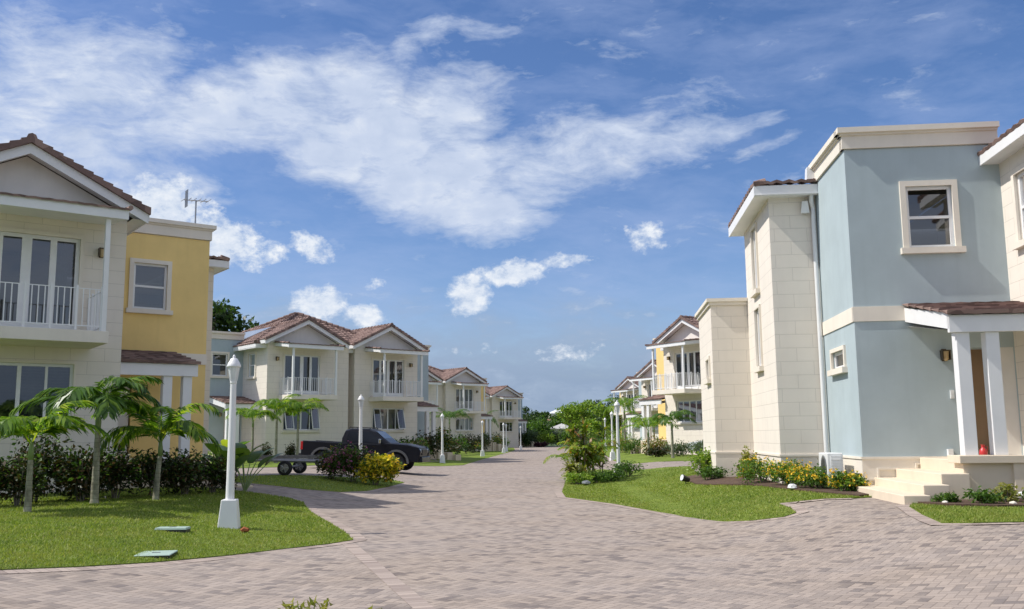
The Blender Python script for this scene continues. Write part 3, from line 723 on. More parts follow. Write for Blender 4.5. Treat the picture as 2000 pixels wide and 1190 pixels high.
    c.add([(x0, -bp, 6.7), (x1, -bp, 6.7), (x1, -.01, 6.86), (x0, -.01, 6.86)], [(0, 1, 2, 3)])
    co = c.build('canopy', M['white'], root)
    c = MB(T); tiles(c, (x0 - .03, -bp - .15, 6.905), (x1 + .03, -bp - .15, 6.905), (x1 + .03, -.01, 7.10), (x0 - .03, -.01, 7.10), amp=.012, step=.02)
    for xs_ in (x0 - .02, x1 + .02):
        for k in range(4): c.tube([(xs_, -bp - .17 + .45 * k, 6.94 + .05 * k), (xs_, -bp + .25 + .45 * k, 6.97 + .05 * k)], [.06, .05], 7)
    c.build('canopy_roof', M['roof'], co)
    # wall lamps
    for (P, a, z) in ((F0, -.60, 6.12), (CF, 1.45, 2.86)):
        c = MB(T); pbox(c, P, a - .05, a + .05, z - .12, z + .14, 0, .03)
        pbox(c, P, a - .085, a + .085, z + .08, z + .11, .02, .2); pbox(c, P, a - .085, a - .07, z - .1, z + .08, .04, .19); pbox(c, P, a + .07, a + .085, z - .1, z + .08, .04, .19)
        lo = c.build('wall_lamp', M['bronze'], root)
        c = MB(T); c.lathe([(.03, -.12), (.06, -.08), (.075, .08)], P.p(a, z, .115), 8); c.build('lamp_glass', M['amber'], lo)
    # porch
    pv = .72
    if not plain:
        c = MB(T); c.box(0.003, 2.2, pv, pv + .1, 3.1, 3.42)
        beam(c, (2.17, 3.29, 3.9), (2.17, pv + .02, 3.46), .06, .30)
        c.add([(.003, 3.29, 3.5), (2.15, 3.29, 3.5), (2.15, pv + .1, 3.15), (.003, pv + .1, 3.15)], [(0, 1, 2, 3)])
        po = c.build('porch', M['white'], root)
        c = MB(T); tiles(c, (0.003, pv - .08, 3.45), (2.25, pv - .08, 3.45), (2.25, 3.29, 3.97), (0.003, 3.29, 3.97), pitch=.34, course=.42, amp=.012, step=.05)
        c.build('porch_roof', M['roof'], po)
        for uu in (1.95, 1.42):
            c = MB(T); c.box(uu - .12, uu + .12, pv + .06, pv + .30, .82, 3.1); c.build('porch_column', M['white'], po, bevel=.008)
        c = MB(T); c.box(1.2, 2.15, pv - .02, pv + .42, -.8, .68); c.box(1.1, 2.24, pv - .14, pv + .5, .68, .82); c.build('pedestal', M['stone'], po, bevel=.01)
        c = MB(T); c.box(.003, 1.3, pv - .1, 3.28, -.8, .73); c.box(1.3, 2.1, pv + .5, 3.28, -.8, .727)
        c.box(2.1, 2.6, .55, 3.27, -.8, .50); c.box(2.6, 3.05, .15, 3.265, -.8, .32); c.box(3.05, 3.5, -.2, 3.26, -.8, .16)
        c.build('steps', M['stone'], root, bevel=.012)
    if bx:
        c = MB(T); B1 = Plane((4.41, 10.5), (1, 0), (0, -1)); B2 = Plane((5.48, 10.5), (0, 1), (1, 0))
        wall(c, B1, 0, 1.07, -.8, 5.02); wall(c, B2, 0, 3.6, -.8, 5.02, [(.7, 1.5, 2.9, 3.5)])
        c.add([(4.41, 14.1, -.8), (5.48, 14.1, -.8), (5.48, 14.1, 5.02), (4.41, 14.1, 5.02)], [(0, 1, 2, 3)])
        c.build('side_block', M['block'], root)
        c = MB(T); c.box(4.42, 5.48 + .06, 10.44, 14.15, 5.02, 5.12); c.box(4.42, 5.48 + .12, 10.38, 14.2, 5.12, 5.22); c.build('coping', M['cream'], root); c = MB(T)
        c.box(4.45, 5.5, 10.47, 14.1, -.8, .70); c.box(4.45, 5.515, 10.455, 14.1, .70, .75); c.build('plinth', M['cream'], root)
        window(root, T, B2, (.7, 1.5, 2.9, 3.5), 1, 1, .09)

def main_roof(root, x0, x1, y0, y1, ez=7.0, slope=.5, eave=True, collector=False):
    hy = (y1 - y0) / 2; hx = (x1 - x0) / 2; h = min(hx, hy); rz = ez + slope * h
    r = MB()
    if hx >= hy: ra, rb = (x0 + hy, y0 + hy, rz), (x1 - hy, y0 + hy, rz)
    else: ra = rb = ((x0 + x1) / 2, y0 + hx, rz)
    rb2 = rb if hx >= hy else ((x0 + x1) / 2, y1 - hx, rz)
    a, b, c, d = (x0, y0, ez), (x1, y0, ez), (x1, y1, ez), (x0, y1, ez)
    if hx >= hy:
        tiles(r, a, b, rb, ra); tiles(r, c, d, ra, rb); tiles(r, b, c, rb, rb); tiles(r, d, a, ra, ra); hips = [(a, ra), (b, rb), (c, rb), (d, ra), (ra, rb)]
    else:
        tiles(r, a, b, ra, ra); tiles(r, c, d, rb2, rb2); tiles(r, b, c, rb2, ra); tiles(r, d, a, ra, rb2); hips = [(a, ra), (b, ra), (c, rb2), (d, rb2), (ra, rb2)]
    for p, q in hips:
        p, q = Vector(p), Vector(q); n = max(1, int((q - p).length / .42))
        if (q - p).length < .2: continue
        for i in range(n):
            r.tube([p.lerp(q, i / n) + Vector((0, 0, .09)), p.lerp(q, (i + 1.08) / n) + Vector((0, 0, .06))], [.13, .11], 7)
    r.build('main_roof', M['roof'], root)
    f = MB(); beam(f, (x0 + .04, y0 + .04, ez - .02), (x1 - .04, y0 + .04, ez - .02), .05, .24)
    beam(f, (x0 + .04, y0 + .04, ez - .02), (x0 + .04, y1, ez - .02), .05, .24); beam(f, (x1 - .04, y0 + .04, ez - .02), (x1 - .04, y1, ez - .02), .05, .24)
    f.add([(x0, y0, ez - .2), (x1, y0, ez - .2), (x1, y1, ez - .2), (x0, y1, ez - .2)], [(0, 1, 2, 3)])
    f.build('eave_board', M['white'], root)
def antenna(root, x, y, z, h):
    a = MB(); a.tube([(x, y, z), (x, y, z + h)], .024, 6); a.tube([(x - .35, y + .1, z + h), (x + .35, y - .1, z + h)], .016, 5)
    for k in range(6):
        q = -.35 + .14 * k; a.tube([(x + q, y - q * .28 - .28, z + h + .01), (x + q, y - q * .28 + .28, z + h + .01)], .010, 4)
    for k in range(5): a.tube([(x - .3, y - .12 + k * .06, z + h - .25), (x - .3, y - .12 + k * .06, z + h + .3)], .010, 4)
    a.build('antenna', M['grey'], root)
def house(pos, a, dz, label, units, roofs, group='two storey houses along the brick street', **kw):
    rt = empty('house', (pos[0], pos[1], dz), R(90 - a), label, 'house', group)
    for u_ in units: unit(rt, *u_[0], **u_[1])
    for r_ in roofs: main_roof(rt, **r_)
    return rt
# left near house, left mid pair, left far pairs
H1 = house((-9.98, 23.98), 53.74, -.13, 'left foreground house with yellow wall beside a cream gabled bay and white balcony',
           [((1, 0, 'yellow'), dict(curtain=True))], [dict(x0=-W - .4, x1=.3, y0=6.5, y1=12, ez=7.2, slope=.3)])
antenna(H1, 3.0, 4.0, 7.5, 1.35)
H2 = house((-14.6, 56.05), 49.39, -.1, 'pair of cream gabled houses with blue ends standing behind the dark pickup truck',
           [((-1, 0, 'blue'), dict(awning=True, curtain=True)), ((1, 10.84, 'blue'), dict(awning=True, curtain=True))],
           [dict(x0=-.7, x1=10.2, y0=.15, y1=10.9)])
c = MB(); wall(c, Plane((4.86, .02), (1, 0), (0, -1)), 0, .7, -.8, 7.0); wall(c, Plane((5.56, .02), (0, 1), (1, 0)), 0, .7, -.8, 7.0)
wall(c, Plane((5.56, .72), (1, 0), (0, -1)), 0, .45, -.8, 7.0); c.build('recess_wall', M['block'], H2)
c = MB(); tiles(c, (-.4, 3.8, 7.38), (-.4, 3.8, 7.38), (2, 4, 8), (2, 4, 8)) if 0 else None
q = MB(); q.add([(-.25, 3.4, 7.42), (-.25, 7.4, 7.42), (1.9, 7.4, 8.46), (1.9, 3.4, 8.46), (-.25, 3.4, 7.34), (-.25, 7.4, 7.34), (1.9, 7.4, 8.38), (1.9, 3.4, 8.38)],
               [(0, 1, 2, 3), (7, 6, 5, 4), (0, 4, 5, 1), (1, 5, 6, 2), (2, 6, 7, 3), (3, 7, 4, 0)]); q.build('solar_collector', M['panelmetal'], H2)
antenna(H2, 12.2, 5.2, 7.6, 1.5)
def filler(rt, x, ww):
    c = MB(); wall(c, Plane((x, .5), (1, 0), (0, -1)), 0, ww, -.8, 7.0); c.build('recess_wall', M['block'], rt)
H3 = house((-11.9, 98.91), 50.12, .12, 'cream and yellow pair of gabled houses, second beyond the pickup truck on the left side',
           [((-1, 0, 'yellow'), {}), ((1, 10.84, 'yellow'), {})], [dict(x0=-.7, x1=10.8, y0=.3, y1=10.9)]); filler(H3, 4.86, 1.12)
H4 = house((-3.18 - 5.98 * .8, 141.74 - 5.98 * .59), 53.82, .15, 'farthest cream house with blue end at the left end of the street',
           [((-1, 0, 'blue'), {}), ((1, 10.84, 'blue'), {})], [dict(x0=-.7, x1=10.8, y0=.3, y1=10.9)]); filler(H4, 4.86, 1.12)
# right side
R1 = house((10.296, 16.61), 95.56, 0., 'right foreground house with blue corner, cream block walls and front steps',
           [((-1, 0, 'blue'), dict(bx=True, open_door=True))], [])
R2 = house((10.16, 63.33), 147.43, .19, 'sunlit right side house with yellow end and white balcony just beyond the near block wall',
           [((-1, 0, 'yellow'), dict(shift=1.1)), ((1, 10.84, 'blue'), {})], [dict(x0=-.7, x1=10.8, y0=.3, y1=10.9)]); filler(R2, 4.86, 1.12)
R3 = house((13.11, 96.43), 149.35, -.04, 'middle of the three houses receding on the right side of the street',
           [((-1, 0, 'blue'), dict(shift=1.1)), ((1, 10.84, 'yellow'), {})], [dict(x0=-.7, x1=10.8, y0=.3, y1=10.9)]); filler(R3, 4.86, 1.12)
R4 = house((14.6, 128.5), 150.5, .3, 'farthest house on the right side with a pale yellow end, partly behind palms',
           [((-1, 0, 'yellow'), dict(shift=1.1)), ((1, 10.84, 'blue'), {})], [dict(x0=-.7, x1=10.8, y0=.3, y1=10.9)]); filler(R4, 4.86, 1.12)
# fittings of the near right house (local coordinates of that house: x along the front, y into it)
c = MB(); X0 = -3.25
c.tube([(X0 - .02, 6.18, 7.72), (X0 - .02, 6.18, 7.45), (X0 - .14, 6.05, 7.2), (X0 - .14, 6.12, 7.0), (X0 - .09, 6.2, 6.85), (X0 - .09, 6.2, .1)], .055, 10)
c.box(X0 - .24, X0 - .02, 6.0, 6.26, 7.55, 7.86, .02, .02); c.build('downpipe', M['plastic'], R1, smooth=False)
c = MB(); c.add([(X0 - .36, 6.14, 7.02), (X0 - .22, 6.14, 7.02), (X0 - .19, 6.14, 6.72), (X0 - .4, 6.14, 6.72), (X0 - .34, 6.28, 7.02), (X0 - .24, 6.28, 7.02), (X0 - .24, 6.28, 6.72), (X0 - .34, 6.28, 6.72)],
                [(0, 1, 2, 3), (7, 6, 5, 4), (0, 4, 5, 1), (1, 5, 6, 2), (2, 6, 7, 3), (3, 7, 4, 0)]); c.build('alarm_box', M['plastic'], R1)
c = MB(); c.box(-1.38, -1.30, 3.265, 3.30, 1.95, 2.13); c.box(-1.375, -1.305, 3.255, 3.266, 1.98, 2.03); c.box(-1.375, -1.305, 3.255, 3.266, 2.05, 2.10); c.build('number_plate', M['plastic'], R1)
c = MB(); c.box(-1.53, -1.43, 3.2, 3.299, .76, .9); c.build('socket_box', M['plastic'], R1)
c = MB()
for (x0, x1, z) in ((-3.2, -2.98, .26), (-2.98, -2.2, .48), (-2.2, -1.5, .58)): c.box(x0, x1, 3.24, 3.278, z, z + .04)
c.box(-2.98, -2.94, 3.241, 3.277, .26, .48); c.box(-2.2, -2.16, 3.241, 3.277, .48, .58); c.build('stair_moulding', M['cream'], R1)

# ------------------------------------------------------------------ vegetation
def leaves(C, size, rs, up=.45, aspect=.45, fold=.15, out=None):
    """C centres -> folded four-point leaves, random facing, biased upwards and outwards"""
    n = len(C); d = rs.normal(0, 1, (n, 3)); d /= np.linalg.norm(d, axis=1)[:, None]
    if out is not None: d = d * .8 + out * .7
    d[:, 2] = d[:, 2] * .7 + .1; d /= np.linalg.norm(d, axis=1)[:, None]
    nn = rs.normal(0, 1, (n, 3)); nn[:, 2] += up * 3
    s = np.cross(d, nn); s /= np.linalg.norm(s, axis=1)[:, None] + 1e-9
    up_ = np.cross(s, d)
    sz = (size * rs.uniform(.6, 1.3, n))[:, None]
    a = C - d * sz * .5; b = C + s * sz * aspect * .5 + up_ * sz * fold * .6; c = C + d * sz * .5 - up_ * sz * .1; e = C - s * sz * aspect * .5 + up_ * sz * fold * .6
    V = np.stack([a, b, c, e], 1).reshape(-1, 3)
    return V, np.arange(4 * n).reshape(-1, 4)
def blob_pts(blobs_, n, rs, shell=.55):
    vol = np.array([b[3] * b[4] * b[5] for b in blobs_]) ** .75; cnt = (vol / vol.sum() * n).astype(int) + 1
    P, O = [], []
    for b, k in zip(blobs_, cnt):
        d = rs.normal(0, 1, (k, 3)); d /= np.linalg.norm(d, axis=1)[:, None]
        r = rs.uniform(0, 1, k) ** shell * (1 + .22 * np.sin(d[:, 0] * 5 + b[0]) * np.sin(d[:, 1] * 4 + b[1] * 3) + rs.normal(0, .05, k))
        P.append(np.array(b[:3]) + d * r[:, None] * np.array(b[3:6])); O.append(d)
    return np.concatenate(P), np.concatenate(O)
SEED = [100]
def shrub(name, label, cat, x, y, rx, ry, h, mat, n=900, leaf=.09, group=None, flower=None, nf=0, fsize=.035, lumps=6, rz=0., aspect=.45, second=None, nsec=0, z=None, secz=.3):
    SEED[0] += 1; rs = np.random.RandomState(SEED[0])
    rt = empty(name, (x, y, zt(x, y) + .02 if z is None else z), rz, label, cat, group)
    bl = [(rs.uniform(-.5, .5) * rx, rs.uniform(-.5, .5) * ry, h * rs.uniform(.3, .64), rx * rs.uniform(.38, .6), ry * rs.uniform(.38, .6), h * rs.uniform(.28, .4)) for _ in range(lumps)]
    bl.append((0, 0, h * .4, rx * .8, ry * .8, h * .38))
    P, O = blob_pts(bl, n, rs); P[:, 2] = np.abs(P[:, 2] - .02) + .01
    V, F = leaves(P, leaf, rs, out=O, aspect=aspect)
    np_mesh('foliage', V, F, mat, rt)
    if second is not None:
        P, O = blob_pts(bl, nsec, rs, .3); P = P[P[:, 2] > h * secz]
        V, F = leaves(P, leaf * 1.1, rs, out=O[:len(P)], aspect=aspect); np_mesh('young_leaves', V, F, second, rt)
    mb = MB()
    for k in range(6):
        a = k * 1.05 + rs.rand(); e = (math.cos(a) * rx * .4, math.sin(a) * ry * .4, h * .6)
        mb.tube([(math.cos(a) * .05, math.sin(a) * .05, -.05), (e[0] * .4, e[1] * .4, h * .3), e], [.018, .012, .006], 5)
    mb.build('stem', M['bark'], rt)
    if flower is not None:
        P, O = blob_pts(bl, nf * 3, rs, .12); keep = P[:, 2] > h * .3; P, O = P[keep][:nf], O[keep][:nf]
        C = np.repeat(P + O * .03, 5, 0) + rs.normal(0, fsize * .45, (len(P) * 5, 3))
        V, F = leaves(C, fsize, rs, up=.8, aspect=.9, fold=.3); np_mesh('flowers', V, F, flower, rt)
    return rt

def frond(V, F, base, az, el0, length, droop, rs, nl=22, lw=.045, ll=.42, up=.25):
    """arched rib with two rows of leaflets"""
    pts = []; p = np.array(base, float); e = el0
    st = length / 14
    for i in range(15):
        pts.append(p.copy()); p = p + st * np.array([math.cos(az) * math.cos(e), math.sin(az) * math.cos(e), math.sin(e)]); e -= droop / 14 * (1 + i * .1)
    pts = np.array(pts); side = np.array([-math.sin(az), math.cos(az), 0])
    for i in range(14):      # rib
        k = len(V); r = .014 * (1 - i / 16) + .003
        V += [pts[i] - side * r, pts[i] + side * r, pts[i + 1] + side * r * .9, pts[i + 1] - side * r * .9]; F.append((k, k + 1, k + 2, k + 3))
    for j in range(nl):
        f = .16 + .84 * j / (nl - 1); q = f * 13.999; i = int(q); c = pts[i] + (pts[min(i + 1, 14)] - pts[i]) * (q - i)
        d = pts[min(i + 1, 14)] - pts[i]; d /= np.linalg.norm(d); n_ = np.cross(side, d)
        L_ = ll * (math.sin(math.pi * min(.97, f * .82 + .16)) ** .55) * rs.uniform(.88, 1.08)
        for sg in (-1, 1):
            dd = d * (.62 + .4 * f) + sg * side * (1. - .25 * f) - n_ * (up + rs.uniform(-.12, .12)) * -1; dd /= np.linalg.norm(dd)
            tip = c + dd * L_ + np.array([0, 0, -L_ * rs.uniform(.12, .4)]); md = c + dd * L_ * .55
            wv = np.cross(dd, n_); wv /= np.linalg.norm(wv); k = len(V)
            V += [c, md + wv * lw * .55, tip, md - wv * lw * .55]; F.append((k, k + 1, k + 2, k + 3))
def palm(label, x, y, trunk, crown, nfr, seed, mat='palm', ll=.42, r0=.075, group='young palms planted in the beds', lean=.0, z=None, lw=.05, cat='palm'):
    rs = np.random.RandomState(seed); zb = zt(x, y) if z is None else z
    rt = empty('palm_tree', (x, y, zb), 0, label, cat, group)
    mb = MB(); n = 16; pts = []; rd = []
    for i in range(n + 1):
        f = i / n; pts.append((lean * f * f, lean * .4 * f, -.1 + (trunk + .1) * f)); rd.append(r0 * (1.25 - .5 * f ** .7) * (1 + .05 * (i % 2)) + .03 * max(0, .12 - f) / .12)
    mb.tube(pts, rd, 10); mb.build('trunk', M['palmbark'], rt, smooth=True)
    tx, ty = pts[-1][0], pts[-1][1]
    mb = MB(); mb.tube([(tx, ty, trunk - .02), (tx, ty, trunk + .15), (tx, ty, trunk + .36)], [r0 * .8, r0 * .85, r0 * .35], 10); mb.build('crownshaft', M['shaft'], rt, smooth=True)
    V, F = [], []
    for i in range(nfr):
        az = i * 2.4 + rs.uniform(-.25, .25); e = R(rs.uniform(72, 86) - i * (34 / nfr)); 
        frond(V, F, (tx, ty, trunk + .22), az, e, crown * rs.uniform(.85, 1.1), R(rs.uniform(58, 88)), rs, nl=30, ll=ll, lw=lw)
    np_mesh('crown', np.array(V), np.array(F), L[mat], rt)
    return rt
palm('tallest dark leaved young palm rising in front of the left gabled bay', -8.3, 19.0, 1.5, 1.6, 13, 5, 'palm_dark', .55, .07, lw=.06)
palm('leftmost young palm with pale trunk standing at the edge of the hedge', -8.55, 16.9, .95, 1.35, 10, 6, 'palm', .5, .06, lw=.06)
palm('young palm with bright arching fronds in front of the yellow wall porch', -7.5, 20.1, .95, 1.7, 10, 27, 'palm', .5, .06, lean=.05, lw=.06)
palm('first of the three small palms in front of the cream house, nearest the blue porch', -13.75, 50.2, 1.9, 1.9, 9, 8, 'palm', .55, .07)
palm('middle of the three small palms under the awning windows of the cream house', -12.35, 49.6, 2.3, 1.9, 9, 9, 'palm', .55, .07)
palm('third of the three small palms, just behind the tail of the pickup truck', -11.3, 49.9, 2.2, 1.8, 10, 10, 'palm', .55, .07)
palm('palm in front of the sunlit right side house, on the left of its white balcony', 8.3, 58.6, 1.2, 2.3, 10, 11, 'palm', .6, .08)
palm('palm with thin trunk standing on the far right lawn before the cream house', 8.6, 51.6, 1.6, 1.6, 9, 12, 'palm_dark', .5, .08)
palm('tall palm crown at the left edge of the far right houses', 8.9, 76.0, 3.0, 2.6, 11, 13, 'palm', .7, .09)
palm('small palm against the base of the farthest right side houses', 10.2, 69., 1.5, 2.2, 9, 14, 'palm', .6, .08)
palm('palm growing between the two far left cream houses', -5.9, 88.0, 2.6, 2.8, 10, 15, 'palm_dark', .7, .09)
palm('palm in front of the farthest left house', -4.0, 118.0, 2.8, 3.2, 10, 16, 'palm_dark', .8, .1)

# left hedge in front of the near left house
HG = 'dark shrubs forming the hedge in front of the left house'
hd = [(-10.6, 17.9, .8, .8, 1.15), (-9.6, 18.6, .75, .7, 1.0), (-9.9, 19.8, .9, .7, 1.45), (-8.9, 19.7, .7, .6, 1.2), (-8.55, 20.6, .75, .6, 1.15), (-8.0, 21.3, .75, .6, 1.05), (-7.55, 22.0, .7, .6, .95), (-7.2, 22.9, .7, .6, .95), (-11.8, 18.6, .9, .8, 1.2), (-9.3, 21.0, .9, .5, 1.0)]
hn = ['at the left edge of the photo behind the forked palm', 'between the forked palm and the tall palm', 'tallest of the hedge, behind the tall palm', 'at the foot of the tall palm',
      'right of the tall palm trunk', 'below the front door of the yellow wall', 'behind the trunk of the bright palm', 'at the right end of the hedge beside the white lamp post', 'farthest left against the house wall', 'back row of the hedge touching the yellow wall']
for (x, y, rx, ry, h), nm in zip(hd, hn):
    shrub('hedge_shrub', 'dark leafy hedge shrub ' + nm, 'shrub', x, y, rx, ry, h * 1.15, L['hedge'], 1500, .11, HG, second=L['green'], nsec=330)
def paddle(label, x, y, n, h, seed, mat='palm_dark', cat='plant', lf=.62, wd=.4):
    rs = np.random.RandomState(seed); rt = empty('broad_leaf_plant', (x, y, zt(x, y)), 0, label, cat)
    mb = MB(); V = []; F = []
    for i in range(n):
        a = i * 2.4 + rs.rand() * .5; sp = rs.uniform(.1, .35) * h; hh = h * rs.uniform(.6, 1.)
        top = np.array([math.cos(a) * sp, math.sin(a) * sp, hh * .62]); mb.tube([(0, 0, -.05), tuple(top * [.5, .5, .6]), tuple(top)], [.02, .016, .01], 5)
        d = np.array([math.cos(a) * .55, math.sin(a) * .55, .85]); sd = np.array([-math.sin(a), math.cos(a), 0]); k = len(V); m_ = 7
        for j in range(m_ + 1):
            f = j / m_; c = top + d * lf * f + np.array([math.cos(a) * .25 * f * f * lf, math.sin(a) * .25 * f * f * lf, -.35 * f * f * lf]); ww = wd * .5 * math.sin(math.pi * min(.98, f * .9 + .08)) ** .7
            V += [c - sd * ww + np.array([0, 0, .05 * ww]), c - np.array([0, 0, .06]) * ww, c + sd * ww + np.array([0, 0, .05 * ww])]
        for j in range(m_):
            b = k + j * 3; F += [(b, b + 1, b + 4, b + 3), (b + 1, b + 2, b + 5, b + 4)]
    mb.build('stalk', M['shaft'], rt); np_mesh('leaves', np.array(V), np.array(F), L[mat], rt)
paddle('broad paddle leaved plant behind the bright palm at the hedge end', -7.1, 23.6, 8, 1.55, 31)
paddle('broad paddle leaved plant half hidden by the nearest white lamp post', -6.9, 24.6, 9, 1.5, 32)
paddle('small banana like plant at the corner of the cream house by its blue porch', -13.9, 46.6, 6, 1.5, 33, 'palm', lf=.9, wd=.5)

# beds in front of the middle left house
G2 = 'shrubs in front of the cream house on the left'
for x, y, rx, h, nm, mt in [(-15.0, 50.2, .9, .7, 'low bright ground cover shrub beside the blue porch', 'bright'), (-13.1, 50.6, .45, 1.1, 'small dark round shrub between the first two small palms', 'hedge'),
                            (-12.0, 51.2, .4, 1.2, 'small dark round shrub against the wall between the small palms', 'hedge'), (-11.0, 51.5, .45, 1.1, 'small dark round shrub behind the truck tail', 'hedge'),
                            (-5.6, 54.5, .9, 1.6, 'dense dark shrub just beyond the nose of the pickup truck', 'hedge'), (-14.2, 49.7, .6, .5, 'low bright tuft at the foot of the first small palm', 'bright'),
                            (-16.2, 50.3, .9, .8, 'low bright shrub in front of the blue porch steps', 'bright')]:
    shrub('garden_shrub', nm, 'shrub', x, y, rx, rx * .8, h, L[mt], 700, .12, G2)
G3 = 'dark hedge plants along the far left houses'
k = 0
for i in range(13):
    x = -5.7 + .43 * i * (1 + i * .01) * .8; y = 57.5 + i * 6.2
    tr = ['green topped', 'nearly black', 'reddish', 'loose upright'][i % 4]
    shrub('hedge_shrub', '%s; the %s hedge shrub along the left lawn beyond the truck' % (tr, ['first', 'second', 'third', 'fourth', 'fifth', 'sixth', 'seventh', 'eighth', 'ninth', 'tenth', 'eleventh', 'twelfth', 'thirteenth'][i]), 'shrub',
          x - .5, y, 1.3, 2.6, 1.5 + .5 * (i % 3), L['hedge'] if i % 2 else L['tree'], 700, .24, G3, second=L['green'] if i % 4 == 0 else (L['ti'] if i % 4 == 2 else None), nsec=330)

# flowering mound in front of the truck
shrub('bougainvillea', 'purple flowering bougainvillea mound around the lamp post by the truck', 'shrub', -5.35, 31.9, 1.2, .95, 1.35, L['green'], 2600, .1, flower=L['purple'], nf=200, fsize=.06, second=L['hedge'], nsec=1100, secz=.0)
shrub('croton_shrub', 'bright yellow croton at the tip of the lawn in front of the truck wheel', 'shrub', -4.5, 31.25, .9, .8, 1.12, L['green'], 700, .13, second=L['croton'], nsec=1500, aspect=.5, secz=.1)
shrub('croton_shrub', 'dark bronze croton on the left flank of the purple bougainvillea', 'shrub', -6.15, 32.4, .7, .7, 1.1, L['hedge'], 900, .12, second=L['ti'], nsec=330)

# island on the right: cordylines over low green plants
def straps(label, x, y, stems, seed, mat='ti', name='cordyline', cat='plant', ll=.5, spread=.4, hh=(1., 2.4)):
    rs = np.random.RandomState(seed); rt = empty(name, (x, y, zt(x, y)), 0, label, cat)
    mb = MB(); V = []; F = []
    for i in range(stems):
        a = rs.rand() * 6.28; r = spread * rs.rand(); h = rs.uniform(*hh); tp = np.array([math.cos(a) * r * 1.6, math.sin(a) * r * 1.6, h])
        mb.tube([(math.cos(a) * r * .5, math.sin(a) * r * .5, -.05), tuple(tp * [.7, .7, .5]), tuple(tp)], [.022, .018, .014], 5)
        for j in range(46):
            az = rs.rand() * 6.28; e = rs.uniform(-.2, 1.4); L_ = ll * rs.uniform(.6, 1.1); d = np.array([math.cos(az) * math.cos(e), math.sin(az) * math.cos(e), math.sin(e)])
            c = tp * (1 - (rs.rand() ** 1.3) * .62); sd = np.array([-math.sin(az), math.cos(az), 0]) * .05; k = len(V)
            m1 = c + d * L_ * .5; tip = c + d * L_ + np.array([0, 0, -.28 * L_])
            V += [c - sd * .3, c + sd * .3, m1 + sd, m1 - sd, tip + sd * .1, tip - sd * .1]; F += [(k, k + 1, k + 2, k + 3), (k + 3, k + 2, k + 4, k + 5)]
    mb.build('stem', M['bark'], rt); np_mesh('leaves', np.array(V), np.array(F), L[mat], rt)
straps('orange and green cordyline clump on the tip of the right lawn island', 2.5, 33.9, 6, 41, ll=.55, spread=.5, hh=(1.0, 2.2))
straps('second cordyline with darker red leaves beside the nearest right lamp post', 3.15, 35.0, 4, 42, ll=.5, spread=.45, hh=(1.0, 2.0))
for cx_, cy_, sd_, lb_ in ((2.75, 34.6, 61, 'feathery yellow green clumping palm in the middle of the island planting'), (2.25, 34.2, 62, 'smaller feathery clumping palm on the road side of the cordylines')):
    rs = np.random.RandomState(sd_); rt = empty('clumping_palm', (cx_, cy_, zt(cx_, cy_)), 0, lb_, 'palm', 'clumping palms on the lawn island'); V, F = [], []; mb = MB()
    for i in range(12 if sd_ == 61 else 6):
        a = i * 2.4; b0 = (math.cos(a) * .18, math.sin(a) * .18, rs.uniform(.3, 1.0)); mb.tube([(b0[0] * .4, b0[1] * .4, -.05), b0], .018, 5)
        frond(V, F, b0, a + rs.uniform(-.4, .4), R(rs.uniform(58, 84)), rs.uniform(1.1, 1.5), R(rs.uniform(55, 90)), rs, nl=20, ll=.36, lw=.045)
    mb.build('stem', M['shaft'], rt); np_mesh('crown', np.array(V), np.array(F), L['areca'], rt)
straps('low yellow green strap plant at the road edge of the lawn island', 2.2, 32.6, 4, 43, 'ochre', ll=.55, spread=.25, hh=(.25, .8))
GI = 'low green shrubs on the right lawn island'
shrub('ground_shrub', 'low bright green shrub at the left tip of the lawn island', 'shrub', 2.15, 31.9, .6, .5, .5, L['bright'], 900, .09, GI)
shrub('ground_shrub', 'low green shrub directly left of the nearest right lamp post base', 'shrub', 3.35, 33.6, .75, .6, .55, L['green'], 1000, .09, GI)
shrub('ground_shrub', 'spreading dark green shrub directly right of the nearest right lamp post', 'shrub', 4.35, 36.2, .9, .7, .75, L['green'], 1100, .1, GI)
shrub('ground_shrub', 'low green shrub in the middle of the island below the cordylines', 'shrub', 2.8, 32.8, .6, .5, .45, L['green'], 800, .09, GI)

# bed against the near right house
bed = sheet('soil_bed', [(5.05, 26.6), (5.3, 25.3), (5.95, 23.2), (6.15, 21.2), (6.5, 19.6), (6.75, 18.75), (7.25, 19.2), (7.42, 20.3), (7.7, 23.15), (6.5, 23.3), (6.95, 27.7), (5.95, 27.9), (6.2, 30.8), (5.3, 30.2)], M['mulch'], .5, .055, .06, kind='structure')
bed2 = sheet('soil_bed', [(7.0, 16.8), (7.2, 16.15), (7.9, 15.75), (9.0, 15.7), (11.3, 15.8), (11.3, 16.6), (9.9, 17.15), (8.6, 17.2), (7.5, 17.05)], M['mulch'], .5, .06, .06, kind='structure')
GL = 'yellow flowering shrubs in the bed of the near right house'
for x, y, rx, ry, h, nm in [(6.3, 24.2, .9, .75, .78, 'leftmost yellow flowering shrub of the bed, below the block wall corner'), (6.55, 22.7, .85, .8, .66, 'yellow flowering shrub between the block walls and the air conditioner'),
                            (6.8, 21.3, .7, .75, .62, 'yellow flowering shrub in front of the air conditioner'), (7.0, 20.1, .42, .5, .5, 'rightmost yellow flowering shrub touching the blue house corner')]:
    shrub('flowering_shrub', nm, 'shrub', x, y, rx, ry, h, L['green'], 1500, .075, GL, flower=L['lantana'], nf=110, fsize=.04, second=L['bright'], nsec=500)
GB = 'green shrubs around the low block wall'
shrub('garden_shrub', 'bright green bushy shrub hiding the corner of the low block wall', 'shrub', 5.75, 29.0, .6, .6, 1.0, L['bright'], 1300, .1, GB)
shrub('garden_shrub', 'low green shrub at the front of the bed beside the spotlight', 'shrub', 5.7, 27.4, .5, .5, .5, L['green'], 800, .09, GB)
